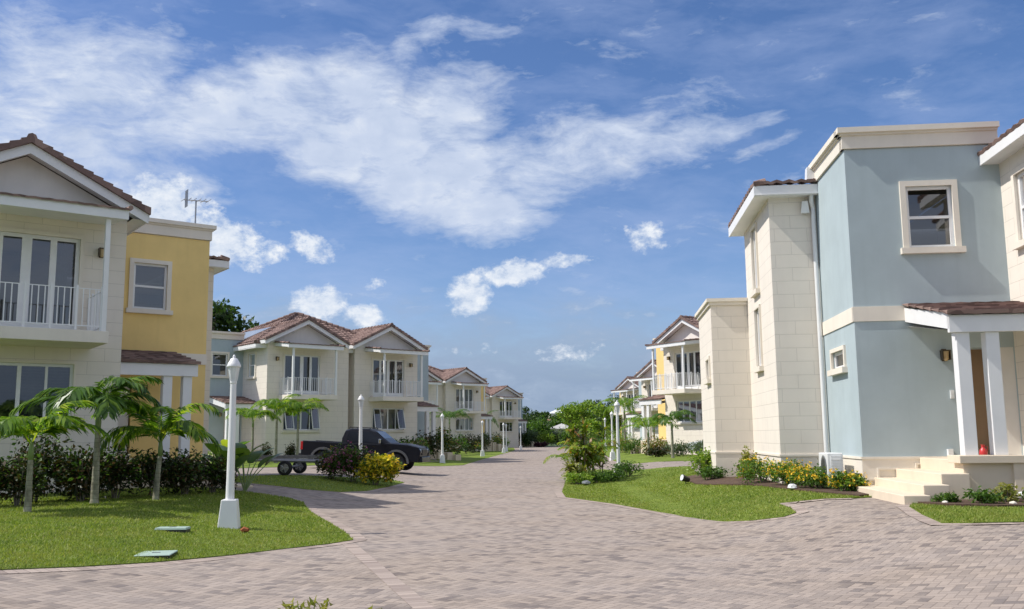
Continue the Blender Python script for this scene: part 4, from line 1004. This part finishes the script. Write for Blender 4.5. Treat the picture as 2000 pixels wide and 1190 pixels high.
shrub('garden_shrub', 'loose yellow green shrub climbing at the block wall junction', 'shrub', 6.55, 26.6, .35, .35, .95, L['ochre'], 450, .12, GB)
shrub('garden_shrub', 'dark red leaved small shrub between the green shrubs and the lantanas', 'shrub', 6.25, 25.6, .4, .4, .5, L['ti'], 350, .1, GB)
shrub('garden_shrub', 'taller green shrub against the wall beside the air conditioner', 'shrub', 7.3, 22.3, .35, .4, .85, L['green'], 600, .09, GB)
GF = 'low leafy plants in the dark bed under the porch'
for x, y, rx, h, mt, nm in [(7.5, 16.55, .3, .28, 'green', 'first low plant at the pointed left end of the porch bed'), (7.95, 16.2, .35, .33, 'green', 'low dark green plant in the bed left of the porch pedestal'),
                            (8.45, 16.5, .3, .4, 'ochre', 'pale yellow green plant directly in front of the porch pedestal'), (8.8, 16.1, .4, .38, 'green', 'round green plant in the middle of the porch bed'),
                            (9.15, 16.7, .35, .42, 'ochre', 'pale plant at the right of the porch pedestal'), (9.7, 16.6, .3, .34, 'ochre', 'pale plant at the right edge of the porch bed')]:
    shrub('bed_plant', nm, 'plant', x, y, rx, rx * .8, h, L[mt], 420, .08, GF, lumps=4)
# far right gardens
GR = 'garden shrubs in front of the sunlit right side houses'
for x, y, rx, h, mt, nm in [(9.6, 55.6, 1.3, 1.0, 'grey', 'silvery shrub below the white balcony house, beside the thin palm'), (10.9, 54.0, 1.3, 1.1, 'grey', 'second silvery shrub nearer the low block wall'),
                            (9.0, 60.5, 1.4, 1.3, 'ti', 'reddish shrub under the yellow end of the sunlit house'), (8.3, 66.0, 1.5, 1.3, 'green', 'dark green shrub by the second porch on the right side'),
                            (8.0, 72.0, 1.5, 1.5, 'ti', 'bronze shrub behind the two right lamp posts'), (9.3, 84.0, 1.8, 2.2, 'bright', 'bright green shrub at the foot of the far right houses'),
                            (8.3, 96.0, 1.9, 2.2, 'green', 'dark shrub where the far right lawn ends'), (8.2, 54.6, .9, .7, 'hedge', 'low dark shrub at the foot of the thin palm'), (11.5, 50.0, .9, 1.6, 'bright', 'yellow green shrub just left of the low block wall')]:
    shrub('garden_shrub', nm, 'shrub', x, y, rx, rx * .8, h, L[mt], 1000, .15, GR)
# plants at the photographer's feet
for x, y, h, n, nm in [(-1.5, 6.95, .45, 60, 'yellow green leaf tips of the middle plant at the bottom edge'), (-1.0, 6.9, .41, 26, 'small yellow green shoot right of the middle plant at the bottom edge'), (-2.5, 6.85, .38, 14, 'tiny shoot at the bottom edge below the left lawn')]:
    SEED[0] += 1; rs = np.random.RandomState(SEED[0]); rt = empty('low_plant', (x, y, zt(x, y)), 0, nm, 'plant', 'leafy shoots at the bottom edge of the photo')
    P = rs.uniform(-1, 1, (n, 3)) * [.17 if n > 40 else .05, .1, .07] + [0, 0, h - .05]; V, F = leaves(P, .085, rs, up=.5, aspect=.42, out=np.tile([0, 0, 1.], (n, 1))); np_mesh('foliage', V, F, L['ochre'], rt)
    mb = MB(); [mb.tube([(0, 0, -.02), tuple(p)], [.006, .003], 4) for p in P[:8]]; mb.build('stem', M['shaft'], rt)

# end of the street and the hill behind
def tree(name, label, x, y, h, r, mat, n=2200, leaf=.35, group='trees beyond the end of the street', trunkh=.35, seed=0, squash=.75):
    rs = np.random.RandomState(seed + 500); rt = empty(name, (x, y, zt(x, y) - .1), 0, label, 'tree', group)
    mb = MB(); mb.tube([(0, 0, -.2), (.1, 0, h * trunkh), (0, .1, h * .7)], [h * .035, h * .026, h * .01], 8)
    bl = []
    for i in range(11):
        a = i * 2.4; rr = r * rs.uniform(.25, .75); zz = h * rs.uniform(trunkh + .1, .88); q = r * rs.uniform(.28, .45)
        bl.append((math.cos(a) * rr, math.sin(a) * rr, zz, q, q, q * squash)); mb.tube([(0, 0, h * trunkh * .9), (math.cos(a) * rr * .5, math.sin(a) * rr * .5, (h * trunkh + zz) / 2), (math.cos(a) * rr, math.sin(a) * rr, zz)], [h * .014, h * .009, h * .004], 5)
    mb.build('trunk', M['bark'], rt)
    P, O = blob_pts(bl, n, rs, .45); V, F = leaves(P, leaf, rs, out=O, aspect=.6); np_mesh('crown', V, F, mat, rt)
    return rt
tree('broadleaf_tree', 'bright green rounded tree rising in the gap at the end of the street', 9.7, 140, 7.7, 3.6, L['bright'], 3400, .42, seed=1, trunkh=.2)
tree('broadleaf_tree', 'smaller bright tree right of the rounded tree, behind the right lamp posts', 12.6, 130, 6.0, 3.2, L['bright'], 2200, .4, seed=2, trunkh=.2)
tree('broadleaf_tree', 'dark feathery tree between the bright trees and the far right houses', 17.5, 165, 8.0, 4.2, L['tree'], 2400, .45, seed=3, trunkh=.2)
tree('broadleaf_tree', 'dark tree touching the farthest house on the right', 20.5, 170, 8.8, 4.0, L['tree'], 2200, .45, seed=4, trunkh=.2)
tree('broadleaf_tree', 'dark tree at the right end of the farthest left house', 2.6, 175, 7.4, 3.6, L['tree'], 2200, .45, seed=5, trunkh=.15)
tree('broadleaf_tree', 'olive green tree in front of the small white house beyond the street', 4.8, 168, 4.6, 3.4, L['green'], 2000, .42, seed=6, trunkh=.15)
tree('broadleaf_tree', 'tall dark tree seen above the roof between the yellow house and the cream pair', -25.5, 77, 13.2, 4.4, L['tree'], 3800, .5, seed=7, trunkh=.3)
tree('broadleaf_tree', 'thin dark treetop just left of the solar panel on the cream roof', -21.6, 80, 11.6, 3.0, L['tree'], 1200, .5, seed=8, trunkh=.3)
GE = 'shrubs closing the far end of the street'
en = ['first', 'second', 'third', 'fourth', 'fifth', 'sixth', 'seventh', 'eighth']
for i, (x, y, r_, h, mt) in enumerate([(1.6, 146, 1.8, 2.6, 'tree'), (3.2, 150, 2.0, 3.0, 'grey'), (5.0, 149, 2.1, 2.6, 'bright'), (6.9, 150, 2.2, 3.2, 'grey'), (8.7, 147, 2.2, 2.8, 'green'), (10.6, 143, 2.2, 3.0, 'bright'), (12.2, 139, 2.0, 3.2, 'green'), (4.1, 143, 1.3, .9, 'plum')]):
    shrub('boundary_shrub', ('%s shrub from the left in the green row closing the street' % en[i]) if i < 7 else 'low dark purple shrub at the kerb where the street ends', 'shrub', x, y, r_, r_ * .8, h, L[mt], 1500, .32, GE)
rs = np.random.RandomState(77); nt = 0
protos = []
for j in range(3):
    p = tree('hill_tree', 'x', 0, 0, 7, 4.2, [L['tree'], L['green'], L['tree']][j], 1100, .8, seed=20 + j, trunkh=.12, group='trees covering the hillside beyond the estate'); protos.append(p)
ORD = ['first', 'second', 'third', 'fourth', 'fifth', 'sixth', 'seventh', 'eighth', 'ninth', 'tenth']
i = 0
for row, yy in enumerate((200, 232, 270, 315, 370, 440)):
    for k in range(9):
        y = yy + rs.uniform(-8, 8); x = y * (-.03 + .02 * k + rs.uniform(-.007, .007))
        src = protos[i % 3]
        if i < 3: r_ = src
        else:
            r_ = src.copy(); COL.objects.link(r_)
            for ch in src.children:
                c_ = ch.copy(); COL.objects.link(c_); c_.parent = r_
        s_ = rs.uniform(.75, 1.2); r_.location = (x, y, zt(x, y) - .2); r_.scale = (s_ * 1.1, s_ * 1.1, s_ * .82); r_.rotation_euler = (0, 0, rs.rand() * 6.28)
        r_['label'] = ('dark' if i % 3 != 1 else 'mid green') + ' distant tree, %s from the left in the %s row up the hill' % (ORD[k], ORD[row])
        i += 1
# distant houses on the hill
def far_house(label, x, y, w_, d_, h, wallm, roofm, rz=0., hip=True):
    rt = empty('distant_house', (x, y, zt(x, y) - .3), rz, label, 'house', 'houses on the distant hillside')
    mb = MB(); P_ = Plane((-w_ / 2, -d_ / 2), (1, 0), (0, -1)); nw = max(2, int(w_ / 3)); hl = [(w_ * (i + .3) / nw, w_ * (i + .7) / nw, h * .35, h * .75) for i in range(nw)]
    wall(mb, P_, 0, w_, -1, h, hl); wall(mb, Plane((w_ / 2, -d_ / 2), (0, 1), (1, 0)), 0, d_, -1, h); wall(mb, Plane((-w_ / 2, d_ / 2), (0, -1), (-1, 0)), 0, d_, -1, h); mb.build('wall', wallm, rt)
    for q in hl:
        mb = MB(); mb.add([P_.p(q[0], q[2], -.1), P_.p(q[1], q[2], -.1), P_.p(q[1], q[3], -.1), P_.p(q[0], q[3], -.1)], [(0, 1, 2, 3)]); mb.build('window', M['darkpart'], rt)
    a, b = w_ / 2 + .5, d_ / 2 + .5; r_ = min(a, b) * .45; k = a - b if a > b else 0
    mb = MB(); mb.add([(-a, -b, h), (a, -b, h), (a, b, h), (-a, b, h), (-k, 0, h + r_), (k, 0, h + r_)], [(0, 1, 5, 4), (1, 2, 5), (2, 3, 4, 5), (3, 0, 4), (0, 3, 2, 1)]); mb.build('roof', roofm, rt)
M['redroof'] = simple('red_roof', (.30, .14, .10), .8, .15, 1)
M['paleroof'] = simple('weathered_roof', (.45, .44, .42), .7, .1, 1)
M['metalroof'] = simple('pale_metal_roof', (.75, .77, .78), .4, .05, 1)
far_house('long low building with a brilliant white roof on the hill crest', 22.2, 470, 9.5, 8, 5, M['cream'], M['metalroof'], R(6))
far_house('small house with a red roof on the hill, left of the white roofed building', 9.6, 330, 7, 7, 4.2, M['cream'], M['redroof'], R(-10))
far_house('small pale house halfway up the hill below the red roof', 9.5, 262, 5, 5, 2.8, M['cream'], M['metalroof'], R(12))
far_house('white cottage partly hidden by the shrubs at the end of the street', 9.3, 182, 3.6, 5, 2.7, M['cream'], M['paleroof'], R(-12))

# ------------------------------------------------------------------ lamps, vehicles, small things
def lamp(x, y, h, label, z=None):
    rt = empty('street_lamp', (x, y, zt(x, y) if z is None else z), R(8), label, 'street lamp', 'white lamp posts along the street')
    s = h / 3.0
    m = MB(); m.box(-.19 * s, .19 * s, -.19 * s, .19 * s, -.15, .5 * s, .06 * s, .06 * s); m.build('base', M['white'], rt, bevel=.015)
    m = MB(); m.lathe([(.075 * s, .5 * s), (.07 * s, .8 * s), (.052 * s, 2.5 * s), (.06 * s, 2.52 * s), (.06 * s, 2.56 * s)], n=14); m.build('pole', M['white'], rt, smooth=False)
    m = MB(); m.lathe([(.05 * s, 2.56 * s), (.072 * s, 2.66 * s), (.098 * s, 2.80 * s), (.09 * s, 2.81 * s)], n=12); lt = m.build('lantern', M['lampglass'], rt)
    m = MB()
    for k in range(6):
        a = k * math.pi / 3; m.tube([(.06 * s * math.cos(a), .06 * s * math.sin(a), 2.56 * s), (.076 * s * math.cos(a), .076 * s * math.sin(a), 2.66 * s), (.102 * s * math.cos(a), .102 * s * math.sin(a), 2.81 * s)], .009, 4)
    m.build('rib', M['white'], lt)
    m = MB(); m.lathe([(.122 * s, 2.80 * s), (.126 * s, 2.815 * s), (.105 * s, 2.87 * s), (.075 * s, 2.92 * s), (.06 * s, 2.95 * s), (.02 * s, 2.965 * s), (.028 * s, 2.985 * s), (.01 * s, 3.02 * s)], n=14); m.build('cap', M['white'], rt, smooth=True)
lamp(-4.86, 16.43, 2.95, 'nearest white lamp post, standing on the left foreground lawn')
lamp(-5.55, 34.6, 3.0, 'white lamp post rising out of the purple bougainvillea in front of the truck')
lamp(-4.33, 58.0, 3.0, 'white lamp post on the left lawn just beyond the pickup truck')
lamp(-2.6, 80, 3.0, 'white lamp post in front of the yellow end of the far left pair')
lamp(-.98, 95, 3.0, 'white lamp post by the farthest left house, nearer the road')
lamp(.9, 118, 2.9, 'farthest white lamp post on the left, almost at the street end')
lamp(-.78, 103, 3.0, 'white lamp post just behind another by the farthest left house')
lamp(4.05, 36.93, 2.95, 'white lamp post on the right island beside the cordylines')
lamp(6.13, 59.06, 3.0, 'second white lamp post on the right side, left of the nearer one')
lamp(8.3, 86, 3.0, 'white lamp post half hidden by plants behind the two right side posts')

def wheel(parent, x, y, z, r, w_, name='wheel', spokes=6):
    m = MB(); m.lathe([(r * .62, -w_ / 2), (r * .9, -w_ / 2), (r, -w_ * .36), (r * 1.005, 0), (r, w_ * .36), (r * .9, w_ / 2), (r * .62, w_ / 2)], (x, y, z), 28, 'y'); o = m.build(name, M['tyre'], parent, smooth=True)
    m = MB(); m.lathe([(r * .6, -w_ * .42), (r * .62, -w_ * .5), (r * .64, -w_ * .4), (r * .64, w_ * .4), (r * .62, w_ * .5), (r * .6, w_ * .42)], (x, y, z), 24, 'y')
    for sg in (-1, 1):
        for k in range(spokes):
            a = k * 2 * math.pi / spokes; m.tube([(x, y + sg * w_ * .42, z), (x + math.cos(a) * r * .62, y + sg * w_ * .36, z + math.sin(a) * r * .62)], [r * .10, r * .12], 6)
        m.lathe([(r * .16, -.02), (r * .16, .02)], (x, y + sg * w_ * .44, z), 12, 'y')
        if spokes == 5: m.lathe([(r * .60, -.012), (r * .60, .012)], (x, y + sg * w_ * .42, z), 20, 'y')
    m.build('rim', M['rim'], o)
M['tyre'] = simple('tyre_rubber', (.018, .018, .019), .85, .15)
M['rim'] = simple('alloy', (.42, .43, .44), .35, .05, metal=.8)
M['truckpaint'] = simple('dark_navy_paint', (.006, .007, .012), .35, .05, coat=.1, spec=.25)
M['carglass'] = simple('tinted_glass', (.008, .01, .014), .12, .0, spec=.35)
M['tail'] = simple('red_lens', (.45, .02, .02), .2, .05)
M['lens'] = simple('clear_lens', (.55, .57, .6), .1, .05, metal=.4)
M['carwhite'] = simple('white_car_paint', (.75, .76, .76), .25, .02, coat=.5)
M['chrome'] = simple('chrome', (.6, .6, .6), .15, .02, metal=1.)

def loft(mb, secs):      # secs: list of (x, [(y,z)...]) closed loops
    n = len(secs[0][1]); vs = [(x, y, z) for x, lp in secs for y, z in lp]; fs = []
    for i in range(len(secs) - 1):
        for k in range(n): fs.append((i * n + k, i * n + (k + 1) % n, (i + 1) * n + (k + 1) % n, (i + 1) * n + k))
    fs.append(tuple(range(n))); fs.append(tuple((len(secs) - 1) * n + k for k in range(n))); mb.add(vs, fs)
def arch_side(mb, prof_top, zb, wheels, R_, y0, y1, x0, x1, ztop):
    """lower body side band with wheel cut outs as one extruded outline"""
    pts = [(x0, zb)]
    for wx in wheels:
        for k in range(13):
            a = math.pi - math.pi * k / 12; zz = .36 + R_ * math.sin(a); xx = wx + R_ * math.cos(a)
            pts.append((xx, max(zb, zz)))
    pts.append((x1, zb)); pts += prof_top
    mb.prism(pts, y0, y1)
def truck(x, y, z, rz, pitch):
    rt = empty('pickup_truck', (x, y, z), 0, 'dark navy double cab pickup truck parked in front of the cream house', 'pickup truck'); rt.rotation_euler = (0, pitch, rz)
    L2 = 2.6; Wd = .92; wb = (-1.62, 1.58)
    body = MB()
    top = [(2.58, .62), (2.62, .86), (2.52, 1.04), (2.05, 1.13), (1.15, 1.17), (.95, 1.12), (-.78, 1.12), (-2.55, 1.16), (-2.6, 1.1), (-2.6, .6)]
    for s_ in (-1, 1):
        ya, yb = (s_ * Wd, s_ * (Wd - .14)); arch_side(body, top, .42, wb, .47, min(ya, yb), max(ya, yb), -2.58, 2.5, 1.1)
    body.box(-2.55, 2.5, -.76, .76, .55, .80); body.box(.95, 2.45, -.79, .79, .8, 1.06)
    loft(body, [(.98, [(-.80, 1.03), (.80, 1.03), (.80, 1.14), (.5, 1.2), (-.5, 1.2), (-.80, 1.14)]), (1.9, [(-.80, 1.0), (.80, 1.0), (.78, 1.10), (.5, 1.17), (-.5, 1.17), (-.78, 1.10)]), (2.52, [(-.80, .9), (.80, .9), (.76, .98), (.5, 1.03), (-.5, 1.03), (-.76, .98)])])
    body.box(-2.58, -2.5, -.8, .8, .6, 1.14); body.box(-.86, -.80, -.8, .8, .7, 1.12); body.box(2.42, 2.56, -.8, .8, .6, .98)
    body.build('body', M['truckpaint'], rt, bevel=.03)
    cabm = MB()
    def ring(x, w0, w1, z0, z1): return (x, [(-w0, z0), (w0, z0), (w1, z1), (w1 - .12, z1 + .045), (-w1 + .12, z1 + .045), (-w1, z1)])
    loft(cabm, [ring(-.84, .88, .84, 1.08, 1.30), ring(-.74, .89, .74, 1.08, 1.62), ring(-.5, .9, .70, 1.08, 1.70), ring(.25, .9, .70, 1.08, 1.71), ring(.55, .9, .74, 1.08, 1.62), ring(1.25, .9, .86, 1.08, 1.14)])
    cb = cabm.build('cab', M['truckpaint'], rt, bevel=.015)
    def side_y(z): return .905 - (z - 1.1) / .55 * .18
    for s_ in (-1, 1):
        for q in ([(-.66, 1.17), (-.10, 1.17), (-.10, 1.60), (-.58, 1.60)], [(-.02, 1.17), (.98, 1.17), (.52, 1.57), (.44, 1.61), (-.02, 1.61)]):
            g = MB(); g.add([(px_, s_ * side_y(pz), pz) for px_, pz in q] + [(px_, s_ * (side_y(pz) - .03), pz) for px_, pz in q], [tuple(range(len(q)))]); g.build('side_window', M['carglass'], cb)
        m = MB(); m.box(.82, .92, s_ * .93 - .1 + s_ * .06, s_ * .93 + .1 + s_ * .06, 1.16, 1.34); m.build('mirror', M['chrome'], cb, bevel=.02)
        for hx in (-.55, .12):
            m = MB(); m.box(hx, hx + .16, s_ * .925 - .015, s_ * .925 + .015, 1.0, 1.035); m.build('door_handle', M['chrome'], rt)
        m = MB(); m.tube([(-.6, s_ * .60, 1.79), (.3, s_ * .60, 1.79)], .02, 6); m.tube([(-.6, s_ * .60, 1.72), (-.6, s_ * .60, 1.79)], .018, 5); m.tube([(.3, s_ * .60, 1.72), (.3, s_ * .60, 1.79)], .018, 5); m.build('roof_rail', M['darkpart'], cb)
        for wx in wb:
            m = MB(); pts = [(wx + math.cos(a) * r_, .36 + math.sin(a) * r_) for r_, rng_ in ((.47, range(0, 13)), (.56, range(12, -1, -1))) for a in [math.pi * k / 12 for k in rng_]]
            m.prism(pts, s_ * .90 if s_ > 0 else -.97, .97 if s_ > 0 else -.90); m.build('fender_flare', M['flare'], rt)
            wheel(rt, wx, s_ * .80, .37, .375, .25)
        m = MB(); m.box(2.46, 2.585, s_ * .70 - .14, s_ * .70 + .14, .80, .97, .02, .01); m.build('headlight', M['lens'], rt, bevel=.02)
        m = MB(); m.box(-2.625, -2.52, s_ * .84 - .09, s_ * .84 + .095, .78, 1.12); m.build('tail_light', M['tail'], rt, bevel=.01)
        m = MB(); m.box(-.9, 1.0, s_ * .93 - .06, s_ * .93 + .06, .36, .42); m.build('side_step', M['darkpart'], rt)
    g = MB(); g.add([(1.16, -.78, 1.19), (1.16, .78, 1.19), (.58, .66, 1.63), (.58, -.66, 1.63)], [(0, 1, 2, 3)])
    for v in range(len(g.v)): g.v[v] = (g.v[v][0] + .03, g.v[v][1], g.v[v][2] + .02)
    g.build('windscreen', M['carglass'], cb)
    m = MB(); m.box(2.5, 2.60, -.5, .5, .72, .95); [m.box(2.6, 2.62, -.48, .48, .74 + .06 * k, .76 + .06 * k) for k in range(4)]; m.build('grille', M['darkpart'], rt)
    m = MB(); m.box(2.45, 2.70, -.86, .86, .42, .66, .03, .03); m.build('bumper', M['truckpaint'], rt, bevel=.04)
    m = MB(); m.box(-2.74, -2.58, -.8, .8, .5, .62); m.build('rear_bumper', M['darkpart'], rt, bevel=.02)
M['flare'] = simple('grey_flare', (.10, .105, .11), .35, .05)
truck(-6.42, 41.3, zt(-6.4, 41.2) + .0, R(-7), math.atan(.045))

def trailer():
    ax = Vector((1.75, -.1)).normalized(); rz = math.atan2(ax.y, ax.x); c0 = Vector((-7.75, 33.5))
    rt = empty('boat_trailer', (c0.x, c0.y, zt(c0.x, c0.y) + .02), rz, 'empty grey boat trailer parked on the drive in front of the pickup truck', 'trailer')
    M['galv'] = simple('galvanised_steel', (.30, .30, .31), .5, .15, 6, metal=.5)
    M['carpet'] = simple('bunk_carpet', (.22, .21, .20), .95, .2, 10)
    m = MB()
    for s_ in (-1, 1):
        m.tube([(-1.25, s_ * .62, .52), (.9, s_ * .58, .46), (2.15, s_ * .05, .38)], .045, 6)
    for x_ in (-1.2, -.5, .3, 1.0): m.tube([(x_, -.6, .49), (x_, .6, .49)], .035, 6)
    m.build('frame', M['galv'], rt)
    m = MB(); m.tube([(1.9, 0, .38), (3.1, 0, .34)], .05, 6); m.build('drawbar', M['galv'], rt)
    m = MB(); m.tube([(3.05, 0, .30), (3.12, 0, .42), (3.25, 0, .42)], .05, 6); m.build('coupling', M['darkpart'], rt)
    m = MB(); m.tube([(2.75, .1, -.02), (2.75, .1, .55)], .03, 6); m.lathe([(.09, -.03), (.09, .03)], (2.75, .1, .09), 12, 'y'); m.build('jockey_wheel', M['darkpart'], rt)
    for s_ in (-1, 1):
        m = MB(); m.box(-1.35, 1.1, s_ * .38 - .06, s_ * .38 + .06, .56, .66); m.build('bunk', M['carpet'], rt)
    m = MB(); m.tube([(0, -.92, .28), (0, .92, .28)], .035, 6); m.build('axle', M['galv'], rt)
    m = MB(); m.box(-1.36, -1.28, -.75, .75, .50, .60); m.build('light_board', M['darkpart'], rt)
    wheel(rt, 0, -.90, .25, .25, .15, spokes=5); wheel(rt, 0, .90, .25, .25, .15, spokes=5)
trailer()

def car():
    rt = empty('parked_car', (12.75, 57.6, zt(12.6, 58)), R(158), 'white car parked beside the sunlit right side house, partly behind silver shrubs', 'car')
    body = MB(); wb = (-1.35, 1.3)
    top = [(2.1, .55), (2.12, .68), (1.95, .80), (1.0, .92), (-1.9, .98), (-2.12, .9), (-2.15, .5)]
    for s_ in (-1, 1):
        ya, yb = s_ * .86, s_ * .72; arch_side(body, top, .25, wb, .36, min(ya, yb), max(ya, yb), -2.1, 2.05, .9)
    loft(body, [(-2.12, [(-.72, .4), (.72, .4), (.72, .9), (-.72, .9)]), (-1.9, [(-.73, .35), (.73, .35), (.73, .97), (-.73, .97)]), (1.0, [(-.73, .35), (.73, .35), (.73, .93), (-.73, .93)]), (2.08, [(-.72, .35), (.72, .35), (.72, .74), (-.72, .74)])])
    body.build('body', M['carwhite'], rt, bevel=.03)
    c_ = MB()
    def ring(x, w0, w1, z0, z1): return (x, [(-w0, z0), (w0, z0), (w1, z1), (-w1, z1)])
    loft(c_, [ring(-1.95, .80, .78, .93, .99), ring(-1.45, .80, .64, .93, 1.40), ring(-.2, .80, .62, .93, 1.46), ring(.25, .80, .64, .93, 1.38), ring(1.05, .80, .78, .9, .95)])
    cb = c_.build('cabin', M['carglass'], rt)
    m = MB(); m.add([(-1.45, -.64, 1.42), (-.2, -.62, 1.48), (.25, -.64, 1.40), (.25, .64, 1.40), (-.2, .62, 1.48), (-1.45, .64, 1.42)], [(0, 1, 4, 5), (1, 2, 3, 4)]); m.build('roof', M['carwhite'], rt)
    for s_ in (-1, 1):
        for wx in wb: wheel(rt, wx, s_ * .76, .31, .31, .2)
        m = MB(); m.box(-2.16, -2.02, s_ * .68 - .12, s_ * .68 + .12, .68, .86); m.build('tail_light', M['tail'], rt)
        m = MB(); m.box(2.0, 2.12, s_ * .62 - .14, s_ * .62 + .14, .55, .68); m.build('headlight', M['lens'], rt)
        m = MB()
        for xx in (-1.45, -.45, .3): m.tube([(xx, s_ * .645, 1.41), (xx * 1.25 + (.5 if xx > 0 else 0), s_ * .80, .95)], .03, 4)
        m.build('pillar', M['carwhite'], rt)
car()

# air conditioner standing against the blue wall
A_, B_ = Vector((.9953, -.0968)), Vector((.0968, .9953)); ac0 = Vector((7.38, 20.21)) + A_ * (-.42) + B_ * 1.05
ac = empty('air_conditioner', (ac0.x, ac0.y, zt(ac0.x, ac0.y) + .10), R(-5.6), 'white outdoor air conditioner unit standing against the blue wall', 'air conditioner')
m = MB(); m.box(-.17, .17, -.42, .42, .06, .72); m.build('housing', M['plastic'], ac, bevel=.02)
m = MB(); [m.lathe([(.26 - .035 * k, -.004), (.27 - .035 * k, 0), (.26 - .035 * k, .004)], (0, 0, 0), 24, 'y') for k in range(7)]
V2 = [(-.18 + v[1], v[0] - .08, v[2] + .40) for v in m.v]; m.v = V2; m.build('fan_grille', M['grey'], ac)
m = MB(); m.box(-.10, .12, -.445, -.42, .12, .66); [m.box(-.09, .11, -.455, -.445, .15 + .06 * k, .17 + .06 * k) for k in range(8)]; m.build('side_panel', M['plastic'], ac)
m = MB(); [m.box(-.15, .15, yy, yy + .05, 0, .06) for yy in (-.35, .3)]; m.build('foot', M['darkpart'], ac)
m = MB(); m.tube([(.05, -.45, .16), (.08, -.6, .22), (.2, -.72, .1), (.42, -.8, .12)], .03, 6); m.build('hose', M['darkpart'], ac)
m = MB(); m.box(.28, .42, -.98, -.80, -.02, .3); m.build('isolator_box', M['darkpart'], ac)

def flat_box(name, x, y, sx, sy, h, rz, mat, label, cat, z=None, tilt=0):
    rt = empty(name, (x, y, (zt(x, y) + .03) if z is None else z), R(rz), label, cat, None); return rt
mc = simple('green_plastic_lid', (.36, .47, .40), .55, .08, 4)
for x, y, sx, sy, rz, h, lb in [(-5.4, 15.25, .25, .12, 2, .05, 'narrow pale green cover box propped above the left lawn'), (-4.72, 12.75, .23, .26, 8, .018, 'flat pale green rectangular utility cover in the left lawn near the paving')]:
    rt = empty('utility_cover', (x, y, zt(x, y) + .035), R(rz), lb, 'utility cover', 'green utility covers in the left lawn')
    m = MB(); m.box(-sx, sx, -sy, sy, h * .3, h, .01, .01); m.build('lid', mc, rt, bevel=.006)
    m = MB(); m.box(-sx * .96, sx * .96, -sy * .96, sy * .96, -.06, h * .3); m.build('rim', M['darkpart'], rt)
    m = MB(); m.box(-.05, .05, -.02, .02, h, h + .006); m.build('handle', M['grey'], rt)
tag(MB().tube([(0, 0, 0), (.05, .02, .03), (.12, 0, .02)], [.04, .05, .03], 7).build('dry_leaf', simple('rust_leaf', (.30, .09, .03), .9, .2), label='small rust coloured leaf lying on the lawn by the nearest lamp', cat='leaf'))
bpy.context.scene.collection.objects['dry_leaf'].location = (-4.5, 15.9, zt(-4.5, 15.9) + .04)
rt = empty('garden_spotlight', (4.95, 27.6, zt(4.95, 27.6) + .03), R(200), 'small dark garden spotlight on the grass before the mulch bed', 'spotlight')
m = MB(); m.tube([(0, 0, -.05), (0, 0, .1)], .015, 6); m.build('stake', M['darkpart'], rt)
m = MB(); m.tube([(-.1, 0, .1), (.12, 0, .17)], [.07, .1], 12); m.build('head', M['darkpart'], rt)
m = MB(); m.tube([(.121, 0, .17), (.128, 0, .172)], [.088, .088], 12); m.build('glass', M['lampglass'], rt)
# globe lamp, stones, jug
g = MB(); g.lathe([(.01, 0), (.07, .02), (.10, .08), (.10, .13), (.07, .19), (.01, .21)], n=16); o = g.build('globe_lamp', M['lampglass'], smooth=True); tag(o, 'small white globe garden light in the dark porch bed', 'garden light'); o.location = (8.95, 16.95, zt(8.95, 16.95) + .06); o.scale = (.65, .65, .65)
rs = np.random.RandomState(3)
def stone(x, y, r_, lb, mat, name='stone', cat='stone'):
    me = MB(); me.lathe([(r_ * .4, -.01), (r_, r_ * .2), (r_ * .85, r_ * .6), (r_ * .3, r_ * .8)], n=9); me.v = [(v[0] * rs.uniform(.8, 1.2), v[1] * rs.uniform(.8, 1.2), v[2] * rs.uniform(.8, 1.2)) for v in me.v]
    o = me.build(name, mat, bevel=.01); tag(o, lb, cat); o.location = (x, y, zt(x, y) + .05)
stone(6.15, 21.2, .12, 'pale crumpled bag lying among the yellow flowering shrubs', M['plastic'], 'plastic_bag', 'bag')
stone(2.35, 31.2, .16, 'grey stone at the kerb tip of the lawn island', M['grey'])
stone(8.3, 16.0, .06, 'small pale stone in the porch bed', M['cream'])
stone(7.35, 16.4, .05, 'tiny pale stone at the left end of the porch bed', M['cream'])
# red pot seen between the porch columns
p0 = Vector((10.296, 16.61)); au = Vector((-.9953, .0968)); bv = B_
q = p0 + au * 1.55 + bv * 1.3
m = MB(); m.lathe([(.07, 0), (.10, .02), (.12, .2), (.09, .3), (.05, .34), (.05, .42), (.07, .44)], n=14); m.tube([(.05, 0, .4), (.14, 0, .36), (.12, 0, .2)], .015, 6)
o = m.build('watering_jug', simple('red_plastic', (.55, .04, .04), .35, .05), smooth=True); tag(o, 'red jug standing on the porch floor behind the left column', 'jug'); o.location = (q.x, q.y, .735); o.scale = (.62, .62, .62)
